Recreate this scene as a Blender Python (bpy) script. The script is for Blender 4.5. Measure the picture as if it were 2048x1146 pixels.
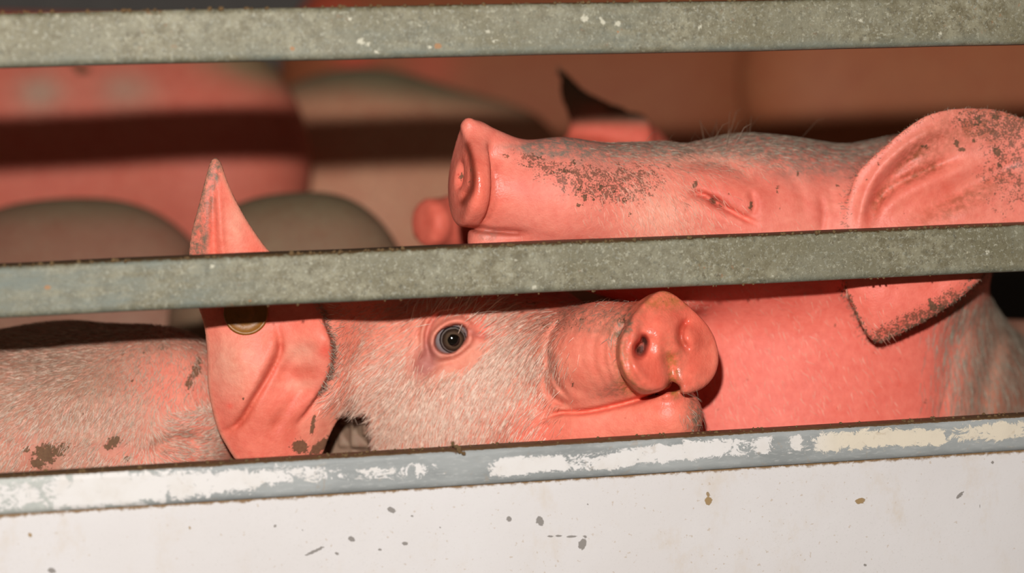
import bpy, math, random
import numpy as np
from mathutils import Matrix, Vector

rng = np.random.default_rng(7)
random.seed(7)
for o in list(bpy.data.objects): bpy.data.objects.remove(o)
C = bpy.context.scene.collection
SC = bpy.context.scene

# ------------------------------------------------------------------ camera
F = 4000.0                      # focal length in pixels of the 2048 px frame
def nrm(v): v = np.asarray(v, float); return v / np.linalg.norm(v)
XW = nrm([20876, 931, -4000])   # world X (along the rails) in camera axes
th = math.radians(5.4)
zz = np.array([0, math.cos(th), math.sin(th)])
ZW = nrm(zz - zz.dot(XW) * XW)
YW = np.cross(ZW, XW)
RC = np.array([XW, YW, ZW])     # camera -> world
CAM = np.array([0.0, -1.38, 1.60])
cam = bpy.data.cameras.new('camera'); co = bpy.data.objects.new('camera', cam); C.objects.link(co)
m = Matrix([list(RC[i]) + [CAM[i]] for i in range(3)] + [[0, 0, 0, 1]])
co.matrix_world = m
cam.sensor_width = 36; cam.lens = F / 2048 * 36
cam.clip_start = 0.05; cam.clip_end = 50
cam.dof.use_dof = True; cam.dof.focus_distance = 1.47; cam.dof.aperture_fstop = 2.4
SC.camera = co

# ------------------------------------------------------------------ light and exposure
SC.view_settings.view_transform = 'Standard'; SC.view_settings.look = 'None'
SC.view_settings.gamma = 1; SC.view_settings.use_curve_mapping = False
SC.view_settings.exposure = 0.0
FLASH_W = 104
fl = bpy.data.lights.new('flash', 'POINT'); fl.energy = FLASH_W; fl.shadow_soft_size = 0.016
fl.color = (1.0, 0.98, 0.955)
fo = bpy.data.objects.new('flash', fl); C.objects.link(fo)
fo.location = tuple(CAM + RC @ np.array([-0.055, 0.18, 0.0]))
w = bpy.data.worlds.new('world'); SC.world = w; w.use_nodes = True
w.node_tree.nodes['Background'].inputs[0].default_value = (1.0, 0.72, 0.50, 1)
w.node_tree.nodes['Background'].inputs[1].default_value = 0.070

# ------------------------------------------------------------------ pixel space helpers
K = 0.00036                     # metres of depth per depth unit
def unproj(P):                  # (px,py,c) -> world
    P = np.asarray(P, float); D = 1.38 + P[..., 2] * K
    v = np.stack([(P[..., 0] - 1024) / F * D, -(P[..., 1] - 573) / F * D, -D], -1)
    return v @ RC.T + CAM
def proj(Wd):
    v = (np.asarray(Wd, float) - CAM) @ RC
    D = -v[..., 2]
    return np.stack([v[..., 0] / D * F + 1024, -v[..., 1] / D * F + 573, (D - 1.38) / K], -1)
def onplane(px, py, Y):         # pixel ray met with the plane at world Y
    px = np.asarray(px, float); py = np.asarray(py, float)
    v = np.stack([(px - 1024) / F, -(py - 573) / F, -np.ones_like(px + py)], -1) @ RC.T
    return CAM + v * ((Y - CAM[1]) / v[..., 1])[..., None]
BT = 0.03                       # bar thickness
def cb(px, py):                 # depth units of the back of the bars
    return proj(onplane(px, py, BT))[..., 2]
def p(px, py, off): return np.array([px, py, float(cb(px, py)) + off])
def pD(px, py, D): return np.array([px, py, (D - 1.38) / K])
FLOOR = 0.88
def foot(px, c):
    py = 1500.0
    for _ in range(30):
        z = unproj(np.array([px, py, c]))[2]; py += (z - FLOOR) / 0.00045
    return np.array([px, py, c])
def lin(r, g, b):
    f = lambda c: (c / 255 / 12.92) if c / 255 <= 0.04045 else ((c / 255 + 0.055) / 1.055) ** 2.4
    return np.array([f(r), f(g), f(b)])

# ------------------------------------------------------------------ signed distance toolbox
def cone(P, a, ra, b, rb):
    ab = b - a; t = np.clip(((P - a) @ ab) / (ab @ ab), 0, 1)
    return np.linalg.norm(P - a - t[:, None] * ab, axis=1) - (ra + (rb - ra) * t)
def rot(ang):                    # turn in the picture plane, degrees
    a = math.radians(ang); return np.array([[math.cos(a), math.sin(a), 0], [-math.sin(a), math.cos(a), 0], [0, 0, 1]])
def ell(P, c, r, R=None):
    q = P - c
    if R is not None: q = q @ R.T
    r = np.array(r, float)
    k0 = np.linalg.norm(q / r, axis=1); k1 = np.linalg.norm(q / (r * r), axis=1) + 1e-9
    return k0 * (k0 - 1) / k1
def smin(a, b, k):
    h = np.maximum(k - np.abs(a - b), 0) / k
    return np.minimum(a, b) - h * h * k * 0.25
def smax(a, b, k): return -smin(-a, -b, k)
def sst(x, a, b):
    t = np.clip((x - a) / (b - a), 0, 1); return t * t * (3 - 2 * t)
def pline(P, pts):               # distance to a 2D polyline and the parameter along it
    best = np.full(len(P), 1e9); par = np.zeros(len(P)); n = len(pts) - 1
    for i in range(n):
        a = np.array(pts[i], float); b = np.array(pts[i + 1], float); ab = b - a
        t = np.clip(((P[:, :2] - a) @ ab) / (ab @ ab), 0, 1)
        d = np.linalg.norm(P[:, :2] - a - t[:, None] * ab, axis=1)
        s = d < best; best[s] = d[s]; par[s] = ((i + t) / n)[s]
    return best, par
def curve(pts, n=6):             # Catmull-Rom smoothing of a polyline
    pts = np.array(pts, float); q = np.vstack([2 * pts[0] - pts[1], pts, 2 * pts[-1] - pts[-2]]); out = []
    for i in range(1, len(q) - 2):
        for j in range(n):
            t = j / n
            out.append(0.5 * ((2 * q[i]) + (-q[i-1] + q[i+1]) * t + (2*q[i-1] - 5*q[i] + 4*q[i+1] - q[i+2]) * t*t + (-q[i-1] + 3*q[i] - 3*q[i+1] + q[i+2]) * t**3))
    out.append(q[-2]); return np.array(out)
def near2(P, lo, hi): return (P[:, 0] > lo[0]) & (P[:, 0] < hi[0]) & (P[:, 1] > lo[1]) & (P[:, 1] < hi[1])
def groove(P, pts, wd, dep, taper=True):
    pts = np.asarray(pts, float); out = np.zeros(len(P)); mk = near2(P, pts.min(0) - 2.6 * wd, pts.max(0) + 2.6 * wd)
    if not mk.any(): return out
    d, t = pline(P[mk], pts); g = dep * np.exp(-(d / wd) ** 2)
    out[mk] = g * np.minimum(1, 5 * np.minimum(t, 1 - t) + 0.15) if taper else g
    return out
def blob(P, x, y, rx, ry, ang=0):
    a = math.radians(ang); out = np.zeros(len(P)); e = 2.8 * max(rx, ry); mk = np.nonzero(near2(P, (x - e, y - e), (x + e, y + e)))[0]
    dx = P[mk, 0] - x; dy = P[mk, 1] - y
    u = dx * math.cos(a) + dy * math.sin(a); v = -dx * math.sin(a) + dy * math.cos(a)
    out[mk] = np.exp(-((u / rx) ** 2 + (v / ry) ** 2)); return out
def polysd(P, poly):
    poly = np.array(poly, float); x = P[:, 0]; y = P[:, 1]
    d = np.full(len(P), 1e18); ins = np.zeros(len(P), bool); n = len(poly)
    for i in range(n):
        a = poly[i]; b = poly[(i + 1) % n]; ab = b - a
        t = np.clip(((x - a[0]) * ab[0] + (y - a[1]) * ab[1]) / (ab @ ab + 1e-12), 0, 1)
        d = np.minimum(d, (x - a[0] - t * ab[0]) ** 2 + (y - a[1] - t * ab[1]) ** 2)
        if a[1] != b[1]:
            cr = ((a[1] > y) != (b[1] > y)) & (x < (b[0] - a[0]) * (y - a[1]) / (b[1] - a[1]) + a[0]); ins ^= cr
    d = np.sqrt(d); return np.where(ins, -d, d)
class TPS:                       # smooth height field through control points
    def __init__(s, pts):
        A = np.array(pts, float); s.x = A[:, :2] / 300; n = len(A)
        k = s._k(s.x, s.x) + 0.002 * np.eye(n); Pm = np.hstack([np.ones((n, 1)), s.x])
        M = np.block([[k, Pm], [Pm.T, np.zeros((3, 3))]]); s.w = np.linalg.solve(M, np.concatenate([A[:, 2], [0, 0, 0]]))
    def _k(s, a, b):
        r2 = ((a[:, None] - b[None]) ** 2).sum(-1) + 1e-12; return 0.5 * r2 * np.log(r2)
    def __call__(s, P):
        q = P[:, :2] / 300; return s._k(q, s.x) @ s.w[:-3] + s.w[-3] + q @ s.w[-2:]
def sheet(P, poly, hf, t, slope=1.0):
    e = polysd(P, poly); h = hf(P)
    tt = t * (0.45 + 0.55 * sst(-e, 0, 35))
    return smax((np.abs(P[:, 2] - h) * slope - tt), e, 6)
def front(f, px, py, c0=-300, c1=3000):
    cs = np.arange(c0, c1, 2.0); P = np.stack([np.full_like(cs, px), np.full_like(cs, py), cs], 1)
    s = f(P) < 0; return float(cs[np.argmax(s)])
def axis(segs):
    out = []
    for a, b, st in segs: out.append(np.arange(a, b, st))
    out.append([segs[-1][1]]); return np.concatenate(out).astype(float)

def surface(f, ax, ay, az, margin=45):
    nx, ny, nz = len(ax), len(ay), len(az); B = 6
    V = np.full((nx, ny, nz), 1e3, np.float32)
    def blocks(a):
        idx = np.arange(0, len(a), B); lo = a[idx]; hi = a[np.minimum(idx + B, len(a) - 1)]
        return idx, (lo + hi) / 2, (hi - lo) / 2
    bx, cx, hx = blocks(ax); by, cy, hy = blocks(ay); bz, cz, hz = blocks(az)
    G = np.stack(np.meshgrid(cx, cy, cz, indexing='ij'), -1).reshape(-1, 3)
    H = np.stack(np.meshgrid(hx, hy, hz, indexing='ij'), -1).reshape(-1, 3)
    I = np.stack(np.meshgrid(bx, by, bz, indexing='ij'), -1).reshape(-1, 3)
    fv = f(G); rad = np.linalg.norm(H, axis=1) * 1.15 + margin
    for k in np.nonzero(fv <= -rad)[0]:
        i, j, l = I[k]; V[i:i+B, j:j+B, l:l+B] = -1e3
    near = np.nonzero(np.abs(fv) < rad)[0]
    loc = np.stack(np.meshgrid(np.arange(B), np.arange(B), np.arange(B), indexing='ij'), -1).reshape(-1, 3)
    for s in range(0, len(near), 1200):
        ii = (I[near[s:s+1200]][:, None, :] + loc[None]).reshape(-1, 3)
        ii = ii[(ii[:, 0] < nx) & (ii[:, 1] < ny) & (ii[:, 2] < nz)]
        V[ii[:, 0], ii[:, 1], ii[:, 2]] = f(np.stack([ax[ii[:, 0]], ay[ii[:, 1]], az[ii[:, 2]]], 1))
    S = V < 0
    # surface nets on a rectilinear grid
    s8 = [S[i:nx-1+i, j:ny-1+j, k:nz-1+k] for i in (0, 1) for j in (0, 1) for k in (0, 1)]
    cnt = sum(x.astype(np.int8) for x in s8); act = (cnt > 0) & (cnt < 8)
    ci, cj, ck = np.nonzero(act); n = len(ci)
    ids = np.full(act.shape, -1, np.int32); ids[act] = np.arange(n)
    acc = np.zeros((n, 3)); num = np.zeros(n)
    corners = [(i, j, k) for i in (0, 1) for j in (0, 1) for k in (0, 1)]
    X = [ax, ay, az]
    for a in corners:
        for d in range(3):
            if a[d]: continue
            b = list(a); b[d] = 1
            va = V[ci + a[0], cj + a[1], ck + a[2]].astype(float); vb = V[ci + b[0], cj + b[1], ck + b[2]].astype(float)
            ok = (va < 0) != (vb < 0); t = np.where(ok, va / (va - vb + 1e-20), 0)
            pa = np.stack([ax[ci + a[0]], ay[cj + a[1]], az[ck + a[2]]], 1); pb = np.stack([ax[ci + b[0]], ay[cj + b[1]], az[ck + b[2]]], 1)
            acc += np.where(ok[:, None], pa + (pb - pa) * t[:, None], 0); num += ok
    P = acc / num[:, None]
    quads = []
    for d in range(3):
        u, v = [(1, 2), (2, 0), (0, 1)][d]
        sl0 = [slice(None)] * 3; sl1 = [slice(None)] * 3; sl0[d] = slice(0, -1); sl1[d] = slice(1, None)
        ch = S[tuple(sl0)] != S[tuple(sl1)]; e = np.stack(np.nonzero(ch), 1)
        ok = (e[:, u] > 0) & (e[:, v] > 0) & (e[:, u] < [nx, ny, nz][u] - 1) & (e[:, v] < [nx, ny, nz][v] - 1)
        e = e[ok]; ins = S[e[:, 0], e[:, 1], e[:, 2]]
        def at(du, dv):
            q = e.copy(); q[:, u] -= du; q[:, v] -= dv; return ids[q[:, 0], q[:, 1], q[:, 2]]
        q = np.stack([at(1, 1), at(0, 1), at(0, 0), at(1, 0)], 1)
        q[~ins] = q[~ins][:, ::-1]; quads.append(q)
    Q = np.concatenate(quads)
    return P, Q[(Q >= 0).all(1)]

def mesh_obj(name, verts, faces, mat, parent=None, smooth=True, attrs=None):
    me = bpy.data.meshes.new(name); verts = np.asarray(verts, np.float32)
    if isinstance(faces, np.ndarray):
        n = len(faces); k = faces.shape[1]
        me.vertices.add(len(verts)); me.vertices.foreach_set('co', verts.ravel())
        me.loops.add(n * k); me.loops.foreach_set('vertex_index', faces.astype(np.int32).ravel())
        me.polygons.add(n); me.polygons.foreach_set('loop_start', np.arange(0, n * k, k, dtype=np.int32))
        me.update(calc_edges=True)
    else: me.from_pydata(verts.tolist(), [], faces)
    if smooth: me.polygons.foreach_set('use_smooth', np.ones(len(me.polygons), bool))
    for nm, arr in (attrs or {}).items():
        arr = np.asarray(arr, np.float32)
        if arr.ndim == 2:
            a = me.color_attributes.new(nm, 'FLOAT_COLOR', 'POINT'); a.data.foreach_set('color', np.hstack([arr, np.ones((len(arr), 1), np.float32)]).ravel())
        else:
            a = me.attributes.new(nm, 'FLOAT', 'POINT'); a.data.foreach_set('value', arr)
    me.materials.append(mat); me.validate(); me.update()
    o = bpy.data.objects.new(name, me); C.objects.link(o)
    if parent is not None: o.parent = parent
    return o
def tag(o, label=None, cat=None, group=None, kind=None):
    if label: o['label'] = label
    if cat: o['category'] = cat
    if group: o['group'] = group
    if kind: o['kind'] = kind
    return o

# ------------------------------------------------------------------ materials
class N:
    def __init__(s, name):
        s.m = bpy.data.materials.new(name); s.m.use_nodes = True; s.t = s.m.node_tree; s.b = s.t.nodes['Principled BSDF']
        s.co = s.t.nodes.new('ShaderNodeTexCoord').outputs['Object']
    def new(s, ty, **kw):
        n = s.t.nodes.new(ty)
        for k, v in kw.items(): setattr(n, k, v)
        return n
    def put(s, sock, v):
        if isinstance(v, bpy.types.NodeSocket): s.t.links.new(v, sock)
        elif isinstance(v, (tuple, list, np.ndarray)): sock.default_value = (*[float(x) for x in v][:3], 1) if len(sock.default_value) == 4 else tuple(v)
        else: sock.default_value = v
    def noise(s, sc, det=3, rough=0.5, stretch=None, dist=0):
        n = s.new('ShaderNodeTexNoise'); n.inputs['Scale'].default_value = sc; n.inputs['Detail'].default_value = det
        n.inputs['Roughness'].default_value = rough; n.inputs['Distortion'].default_value = dist
        if stretch:
            mp = s.new('ShaderNodeMapping'); mp.inputs['Scale'].default_value = stretch; s.put(mp.inputs['Vector'], s.co); s.put(n.inputs['Vector'], mp.outputs[0])
        else: s.put(n.inputs['Vector'], s.co)
        return n.outputs['Fac']
    def vor(s, sc):
        n = s.new('ShaderNodeTexVoronoi'); n.inputs['Scale'].default_value = sc; s.put(n.inputs['Vector'], s.co); return n.outputs['Distance']
    def math(s, op, a, b=0.0, c=None):
        n = s.new('ShaderNodeMath', operation=op); s.put(n.inputs[0], a); s.put(n.inputs[1], b)
        if c is not None: s.put(n.inputs[2], c)
        return n.outputs[0]
    def ramp(s, v, a, b):
        n = s.new('ShaderNodeMapRange', interpolation_type='SMOOTHSTEP'); s.put(n.inputs[0], v); s.put(n.inputs[1], a); s.put(n.inputs[2], b); return n.outputs[0]
    def mix(s, f, a, b, mode='MIX'):
        n = s.new('ShaderNodeMix', data_type='RGBA', blend_type=mode); s.put(n.inputs[0], f); s.put(n.inputs[6], a); s.put(n.inputs[7], b); return n.outputs[2]
    def attr(s, name, color=False):
        n = s.new('ShaderNodeAttribute'); n.attribute_name = name; return n.outputs['Color' if color else 'Fac']
    def bump(s, h, st, dist=0.001, prev=None):
        n = s.new('ShaderNodeBump'); n.inputs['Strength'].default_value = st; n.inputs['Distance'].default_value = dist; s.put(n.inputs['Height'], h)
        if prev is not None: s.put(n.inputs['Normal'], prev)
        return n.outputs[0]
    def set(s, **kw):
        for k, v in kw.items(): s.put(s.b.inputs[k.replace('_', ' ')], v)
        return s.m

def skin_mat(name, sss=0.12):
    n = N(name); col = n.attr('skin', True)
    big = n.noise(28, 3); mid = n.noise(160, 4, 0.6); fine = n.noise(900, 2)
    v = n.math('MULTIPLY_ADD', big, 0.34, 0.83)
    v2 = n.math('MULTIPLY_ADD', mid, 0.70, 0.66)
    vv = n.math('MULTIPLY', v, v2)
    cmb = n.new('ShaderNodeCombineColor'); 
    n.put(cmb.inputs[0], n.math('MULTIPLY_ADD', vv, 0.35, 0.65)); n.put(cmb.inputs[1], vv); n.put(cmb.inputs[2], vv)
    c = n.mix(1.0, n.mix(1.0, col, (1.0, 0.98, 0.88), 'MULTIPLY'), cmb.outputs[0], 'MULTIPLY')
    c = n.mix(n.math('MULTIPLY', n.ramp(n.noise(55, 4, 0.65), 0.45, 0.75), 0.38), c, n.mix(1.0, c, (0.92, 0.62, 0.55), 'MULTIPLY'))
    # little red pimples
    pim = n.math('MULTIPLY', n.ramp(n.vor(75), 0.10, 0.03), n.ramp(n.noise(30, 1), 0.50, 0.60))
    c = n.mix(n.math('MULTIPLY', pim, 0.55), c, (0.50, 0.05, 0.03))
    # dirt: soft stained film, caked mud with its own ragged edge, fine spatter; film and mud also carry painted shade of ear folds and a nostril
    grime_shade = n.attr('grime_shade'); dirt_shade = n.attr('dirt_shade'); speck = n.attr('speck')
    gm = n.math('MULTIPLY', grime_shade, n.ramp(n.noise(220, 4, 0.65), 0.25, 0.70))
    c = n.mix(gm, c, n.attr('grime_shade_col', True))
    wob = n.math('MULTIPLY_ADD', n.noise(360, 4, 0.7), 2.2, -1.15)
    dm = n.ramp(n.math('ADD', dirt_shade, wob), 0.44, 0.58)
    dcol = n.mix(n.noise(500, 3), (0.045, 0.027, 0.014), (0.16, 0.105, 0.045))
    c = n.mix(n.math('MULTIPLY', dm, 0.85), c, dcol)
    sp = n.math('MULTIPLY_ADD', speck, -0.46, 0.84)
    sm = n.ramp(n.math('MULTIPLY_ADD', n.noise(210, 3, 0.6), 0.45, n.math('MULTIPLY', n.noise(720, 3, 0.6), 0.55)), n.math('MULTIPLY_ADD', speck, -0.25, 0.695), n.math('MULTIPLY_ADD', speck, -0.25, 0.785))
    c = n.mix(n.math('MULTIPLY', sm, 0.75), c, (0.10, 0.058, 0.032))
    wet = n.attr('wet')
    r = n.math('MULTIPLY_ADD', wet, -0.36, 0.62)
    r = n.math('ADD', r, n.math('MULTIPLY', dm, 0.3))
    wr = n.noise(420, 4, 0.6)
    b = n.bump(mid, 0.35, 0.0012); b = n.bump(wr, 0.35, 0.0006, b); b = n.bump(n.vor(700), 0.25, 0.0004, b); b = n.bump(dm, 0.5, 0.0015, b)
    m = n.set(Base_Color=c, Roughness=r, Normal=b, Subsurface_Weight=sss, Subsurface_Scale=0.004)
    n.b.inputs['Subsurface Radius'].default_value = (1.0, 0.3, 0.2); n.b.inputs['Specular IOR Level'].default_value = 0.35
    return m
SKIN = skin_mat('pig_skin')

def simple(name, col, rough=0.6, var=0.25, sc=200, metal=0.0, bump=0.2):
    n = N(name); f = n.noise(sc, 4, 0.6)
    c = n.mix(f, np.array(col) * (1 - var), np.minimum(np.array(col) * (1 + var), 1))
    return n.set(Base_Color=c, Roughness=rough, Metallic=metal, Normal=n.bump(f, bump, 0.001))
def hair_mat(name, a, b):
    n = N(name); return n.set(Base_Color=n.mix(n.noise(260, 2), a, b), Roughness=0.55)
HAIR_PALE = hair_mat('pale_bristle', (0.52, 0.30, 0.21), (1.0, 0.76, 0.60))
HAIR_RUST = hair_mat('rusty_bristle', (0.42, 0.09, 0.05), (0.60, 0.20, 0.11))
HAIR_B = hair_mat('tan_bristle', (0.30, 0.185, 0.125), (0.86, 0.63, 0.48))
HAIR_PINK = hair_mat('pink_bristle', (0.62, 0.26, 0.18), (0.86, 0.46, 0.33))
HAIR_GREY = hair_mat('grey_bristle', (0.22, 0.17, 0.12), (0.52, 0.44, 0.34))
HAIR_DARK = hair_mat('dark_bristle', (0.10, 0.06, 0.04), (0.30, 0.20, 0.13))

def galv_mat(name, seed):
    n = N(name)
    big = n.noise(9 + seed, 4, 0.6); mid = n.noise(90, 5, 0.7); fine = n.noise(520, 3, 0.6)
    c = n.mix(n.ramp(mid, 0.36, 0.64), (0.135, 0.112, 0.060), (0.275, 0.250, 0.165))
    c = n.mix(n.ramp(n.noise(14, 3), 0.40, 0.65), c, (0.165, 0.145, 0.085))
    c = n.mix(n.math('MULTIPLY', n.ramp(n.noise(330, 4, 0.7), 0.52, 0.70), 0.85), c, (0.30, 0.295, 0.235))
    c = n.mix(n.math('MULTIPLY', n.ramp(n.noise(240, 4, 0.7), 0.46, 0.30), 0.7), c, (0.075, 0.072, 0.050))
    c = n.mix(n.math('MULTIPLY', n.ramp(n.noise(30, 3, 0.5, (0.5, 1, 1)), 0.42, 0.62), 0.35), c, (0.225, 0.215, 0.155))
    c = n.mix(n.math('MULTIPLY', n.ramp(n.noise(270, 3, 0.75), 0.56, 0.66), 0.8), c, (0.36, 0.34, 0.25))
    c = n.mix(n.math('MULTIPLY', n.ramp(n.noise(200, 4, 0.8), 0.45, 0.34), 0.7), c, (0.095, 0.075, 0.040))
    # bright zinc flakes and dried splashes
    fl_ = n.math('MULTIPLY', n.ramp(n.noise(420, 3, 0.6), 0.60, 0.72), n.ramp(n.noise(22, 3), 0.42, 0.62))
    c = n.mix(n.math('MULTIPLY', fl_, 0.7), c, (0.50, 0.46, 0.33))
    ru = n.math('MULTIPLY', n.ramp(n.noise(170, 3, 0.6), 0.62, 0.70), n.ramp(n.noise(12, 2), 0.50, 0.64))
    c = n.mix(n.math('MULTIPLY', ru, 0.6), c, (0.27, 0.12, 0.045))
    # cleaner blue grey metal where it has been rubbed, brown crust near the edges
    c = n.mix(n.math('MULTIPLY', n.attr('rub'), n.ramp(n.noise(70, 4, 0.7, (0.25, 1, 1)), 0.30, 0.75)), c, (0.150, 0.168, 0.140))
    cr = n.ramp(n.math('ADD', n.attr('crust'), n.math('MULTIPLY_ADD', n.noise(300, 4, 0.7), 0.9, -0.45)), 0.45, 0.62)
    c = n.mix(cr, c, n.mix(mid, (0.05, 0.028, 0.012), (0.15, 0.085, 0.03)))
    c = n.mix(n.ramp(n.math('ADD', n.attr('splash'), n.math('MULTIPLY_ADD', n.noise(380, 4, 0.7), 1.9, -1.0)), 0.45, 0.75), c, (0.50, 0.47, 0.36))
    c = n.mix(n.ramp(n.math('ADD', n.attr('rust'), n.math('MULTIPLY_ADD', n.noise(420, 3, 0.7), 0.7, -0.35)), 0.5, 0.62), c, (0.32, 0.165, 0.07))
    b = n.bump(fine, 0.35, 0.0006); b = n.bump(mid, 0.3, 0.001, b)
    return n.set(Base_Color=c, Roughness=0.62, Normal=b, Metallic=0.1)
GALV = galv_mat('galvanised_steel', 0)

def ledge_mat():
    n = N('worn_painted_steel')
    c = n.mix(n.ramp(n.noise(40, 4, 0.6, (0.3, 1, 1)), 0.3, 0.7), (0.225, 0.235, 0.228), (0.335, 0.345, 0.335))
    c = n.mix(n.math('MULTIPLY', n.ramp(n.noise(260, 3, 0.6, (0.5, 1, 2)), 0.5, 0.75), 0.5), c, (0.46, 0.46, 0.44))
    c = n.mix(n.math('MULTIPLY', n.attr('old'), n.math('MULTIPLY_ADD', n.noise(120, 4, 0.7), 0.9, 0.25)), c, (0.50, 0.51, 0.46))
    pa = n.math('ADD', n.attr('paint'), n.math('ADD', n.math('MULTIPLY_ADD', n.noise(110, 6, 0.8, (0.8, 1, 1.2), 1.0), 2.5, -1.27), n.math('MULTIPLY_ADD', n.noise(420, 3, 0.7), 0.35, -0.17)))
    pm = n.ramp(pa, 0.475, 0.525)
    pc = n.mix(n.attr('cream'), (0.70, 0.665, 0.635), (0.69, 0.60, 0.46))
    pc = n.mix(n.math('MULTIPLY', n.ramp(n.noise(60, 4), 0.45, 0.75), 0.25), pc, (0.52, 0.45, 0.36))
    c = n.mix(pm, c, pc)
    c = n.mix(n.math('MULTIPLY', n.ramp(n.noise(60, 5, 0.7, (1, 1, 1), 1.5), 0.60, 0.68), 0.25), c, (0.33, 0.22, 0.12))
    cr = n.ramp(n.math('ADD', n.attr('crust'), n.math('MULTIPLY_ADD', n.noise(240, 4, 0.7), 0.9, -0.45)), 0.45, 0.62)
    c = n.mix(cr, c, n.mix(n.noise(150, 3), (0.045, 0.024, 0.012), (0.20, 0.11, 0.045)))
    b = n.bump(pm, 0.35, 0.0006); b = n.bump(n.noise(500, 3), 0.15, 0.0004, b); b = n.bump(cr, 0.5, 0.001, b)
    return n.set(Base_Color=c, Roughness=0.6, Normal=b)
LEDGE = ledge_mat()
def panel_mat():
    n = N('white_painted_panel')
    c = n.mix(n.ramp(n.noise(7, 4, 0.6), 0.3, 0.7), (0.675, 0.640, 0.625), (0.640, 0.600, 0.580))
    st = n.math('MULTIPLY', n.ramp(n.noise(26, 5, 0.7, (1, 1, 0.6)), 0.50, 0.78), n.math('MULTIPLY_ADD', n.attr('soil'), 0.6, 0.20))
    c = n.mix(st, c, (0.55, 0.42, 0.27))
    c = n.mix(n.math('MULTIPLY', n.ramp(n.noise(300, 2, 0.5), 0.69, 0.74), 0.45), c, (0.42, 0.30, 0.18))
    c = n.mix(n.math('MULTIPLY', n.ramp(n.noise(700, 2, 0.5), 0.60, 0.70), 0.18), c, (0.46, 0.44, 0.40))
    ch = n.ramp(n.math('ADD', n.attr('chip'), n.math('MULTIPLY_ADD', n.noise(420, 4, 0.7), 0.75, -0.34)), 0.42, 0.52)
    c = n.mix(ch, c, n.mix(n.attr('ochre'), (0.25, 0.225, 0.205), (0.33, 0.21, 0.09)))
    cr = n.ramp(n.math('ADD', n.attr('crust'), n.math('MULTIPLY_ADD', n.noise(200, 5, 0.7), 1.0, -0.5)), 0.42, 0.75)
    c = n.mix(cr, c, (0.22, 0.125, 0.05))
    b = n.bump(n.noise(120, 3), 0.12, 0.001); b = n.bump(ch, 0.3, 0.0004, b)
    return n.set(Base_Color=c, Roughness=0.62, Normal=b)
PANEL = panel_mat()
DARKMETAL = simple('dull_aluminium', (0.16, 0.14, 0.12), 0.6, 0.3, 30)
FLOORM = simple('soiled_deck', (0.07, 0.045, 0.03), 0.75, 0.5, 40, bump=0.6)
MUD = simple('dried_mud', (0.14, 0.08, 0.03), 0.9, 0.5, 500, bump=0.8)
STRAWM = simple('straw', (0.50, 0.34, 0.12), 0.8, 0.3, 300)

# ------------------------------------------------------------------ the setting: inside of the trailer
def box(name, lo, hi, mat, parent=None, bev=0.0, kind=None):
    (x0, y0, z0), (x1, y1, z1) = lo, hi
    v = [(x, y, z) for x in (x0, x1) for y in (y0, y1) for z in (z0, z1)]
    f = [(0, 1, 3, 2), (4, 6, 7, 5), (0, 4, 5, 1), (2, 3, 7, 6), (0, 2, 6, 4), (1, 5, 7, 3)]
    o = mesh_obj(name, v, f, mat, parent, smooth=False)
    if bev:
        b = o.modifiers.new('bevel', 'BEVEL'); b.width = bev; b.segments = 3
    if kind: o['kind'] = kind
    return o
X0, X1 = -1.9, 2.5
box('floor', (X0, -0.02, FLOOR - 0.04), (X1, 2.3, FLOOR), FLOORM, kind='structure')
box('ceiling', (X0, -0.02, 2.34), (X1, 2.3, 2.38), DARKMETAL, kind='structure')
box('wall_back', (X0, 2.3, FLOOR - 0.04), (X1, 2.34, 2.38), DARKMETAL, kind='structure')
box('wall_left', (X0 - 0.04, -0.02, FLOOR - 0.04), (X0, 2.34, 2.38), DARKMETAL, kind='structure')
box('wall_right', (X1, -0.02, FLOOR - 0.04), (X1 + 0.04, 2.34, 2.38), DARKMETAL, kind='structure')

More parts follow.
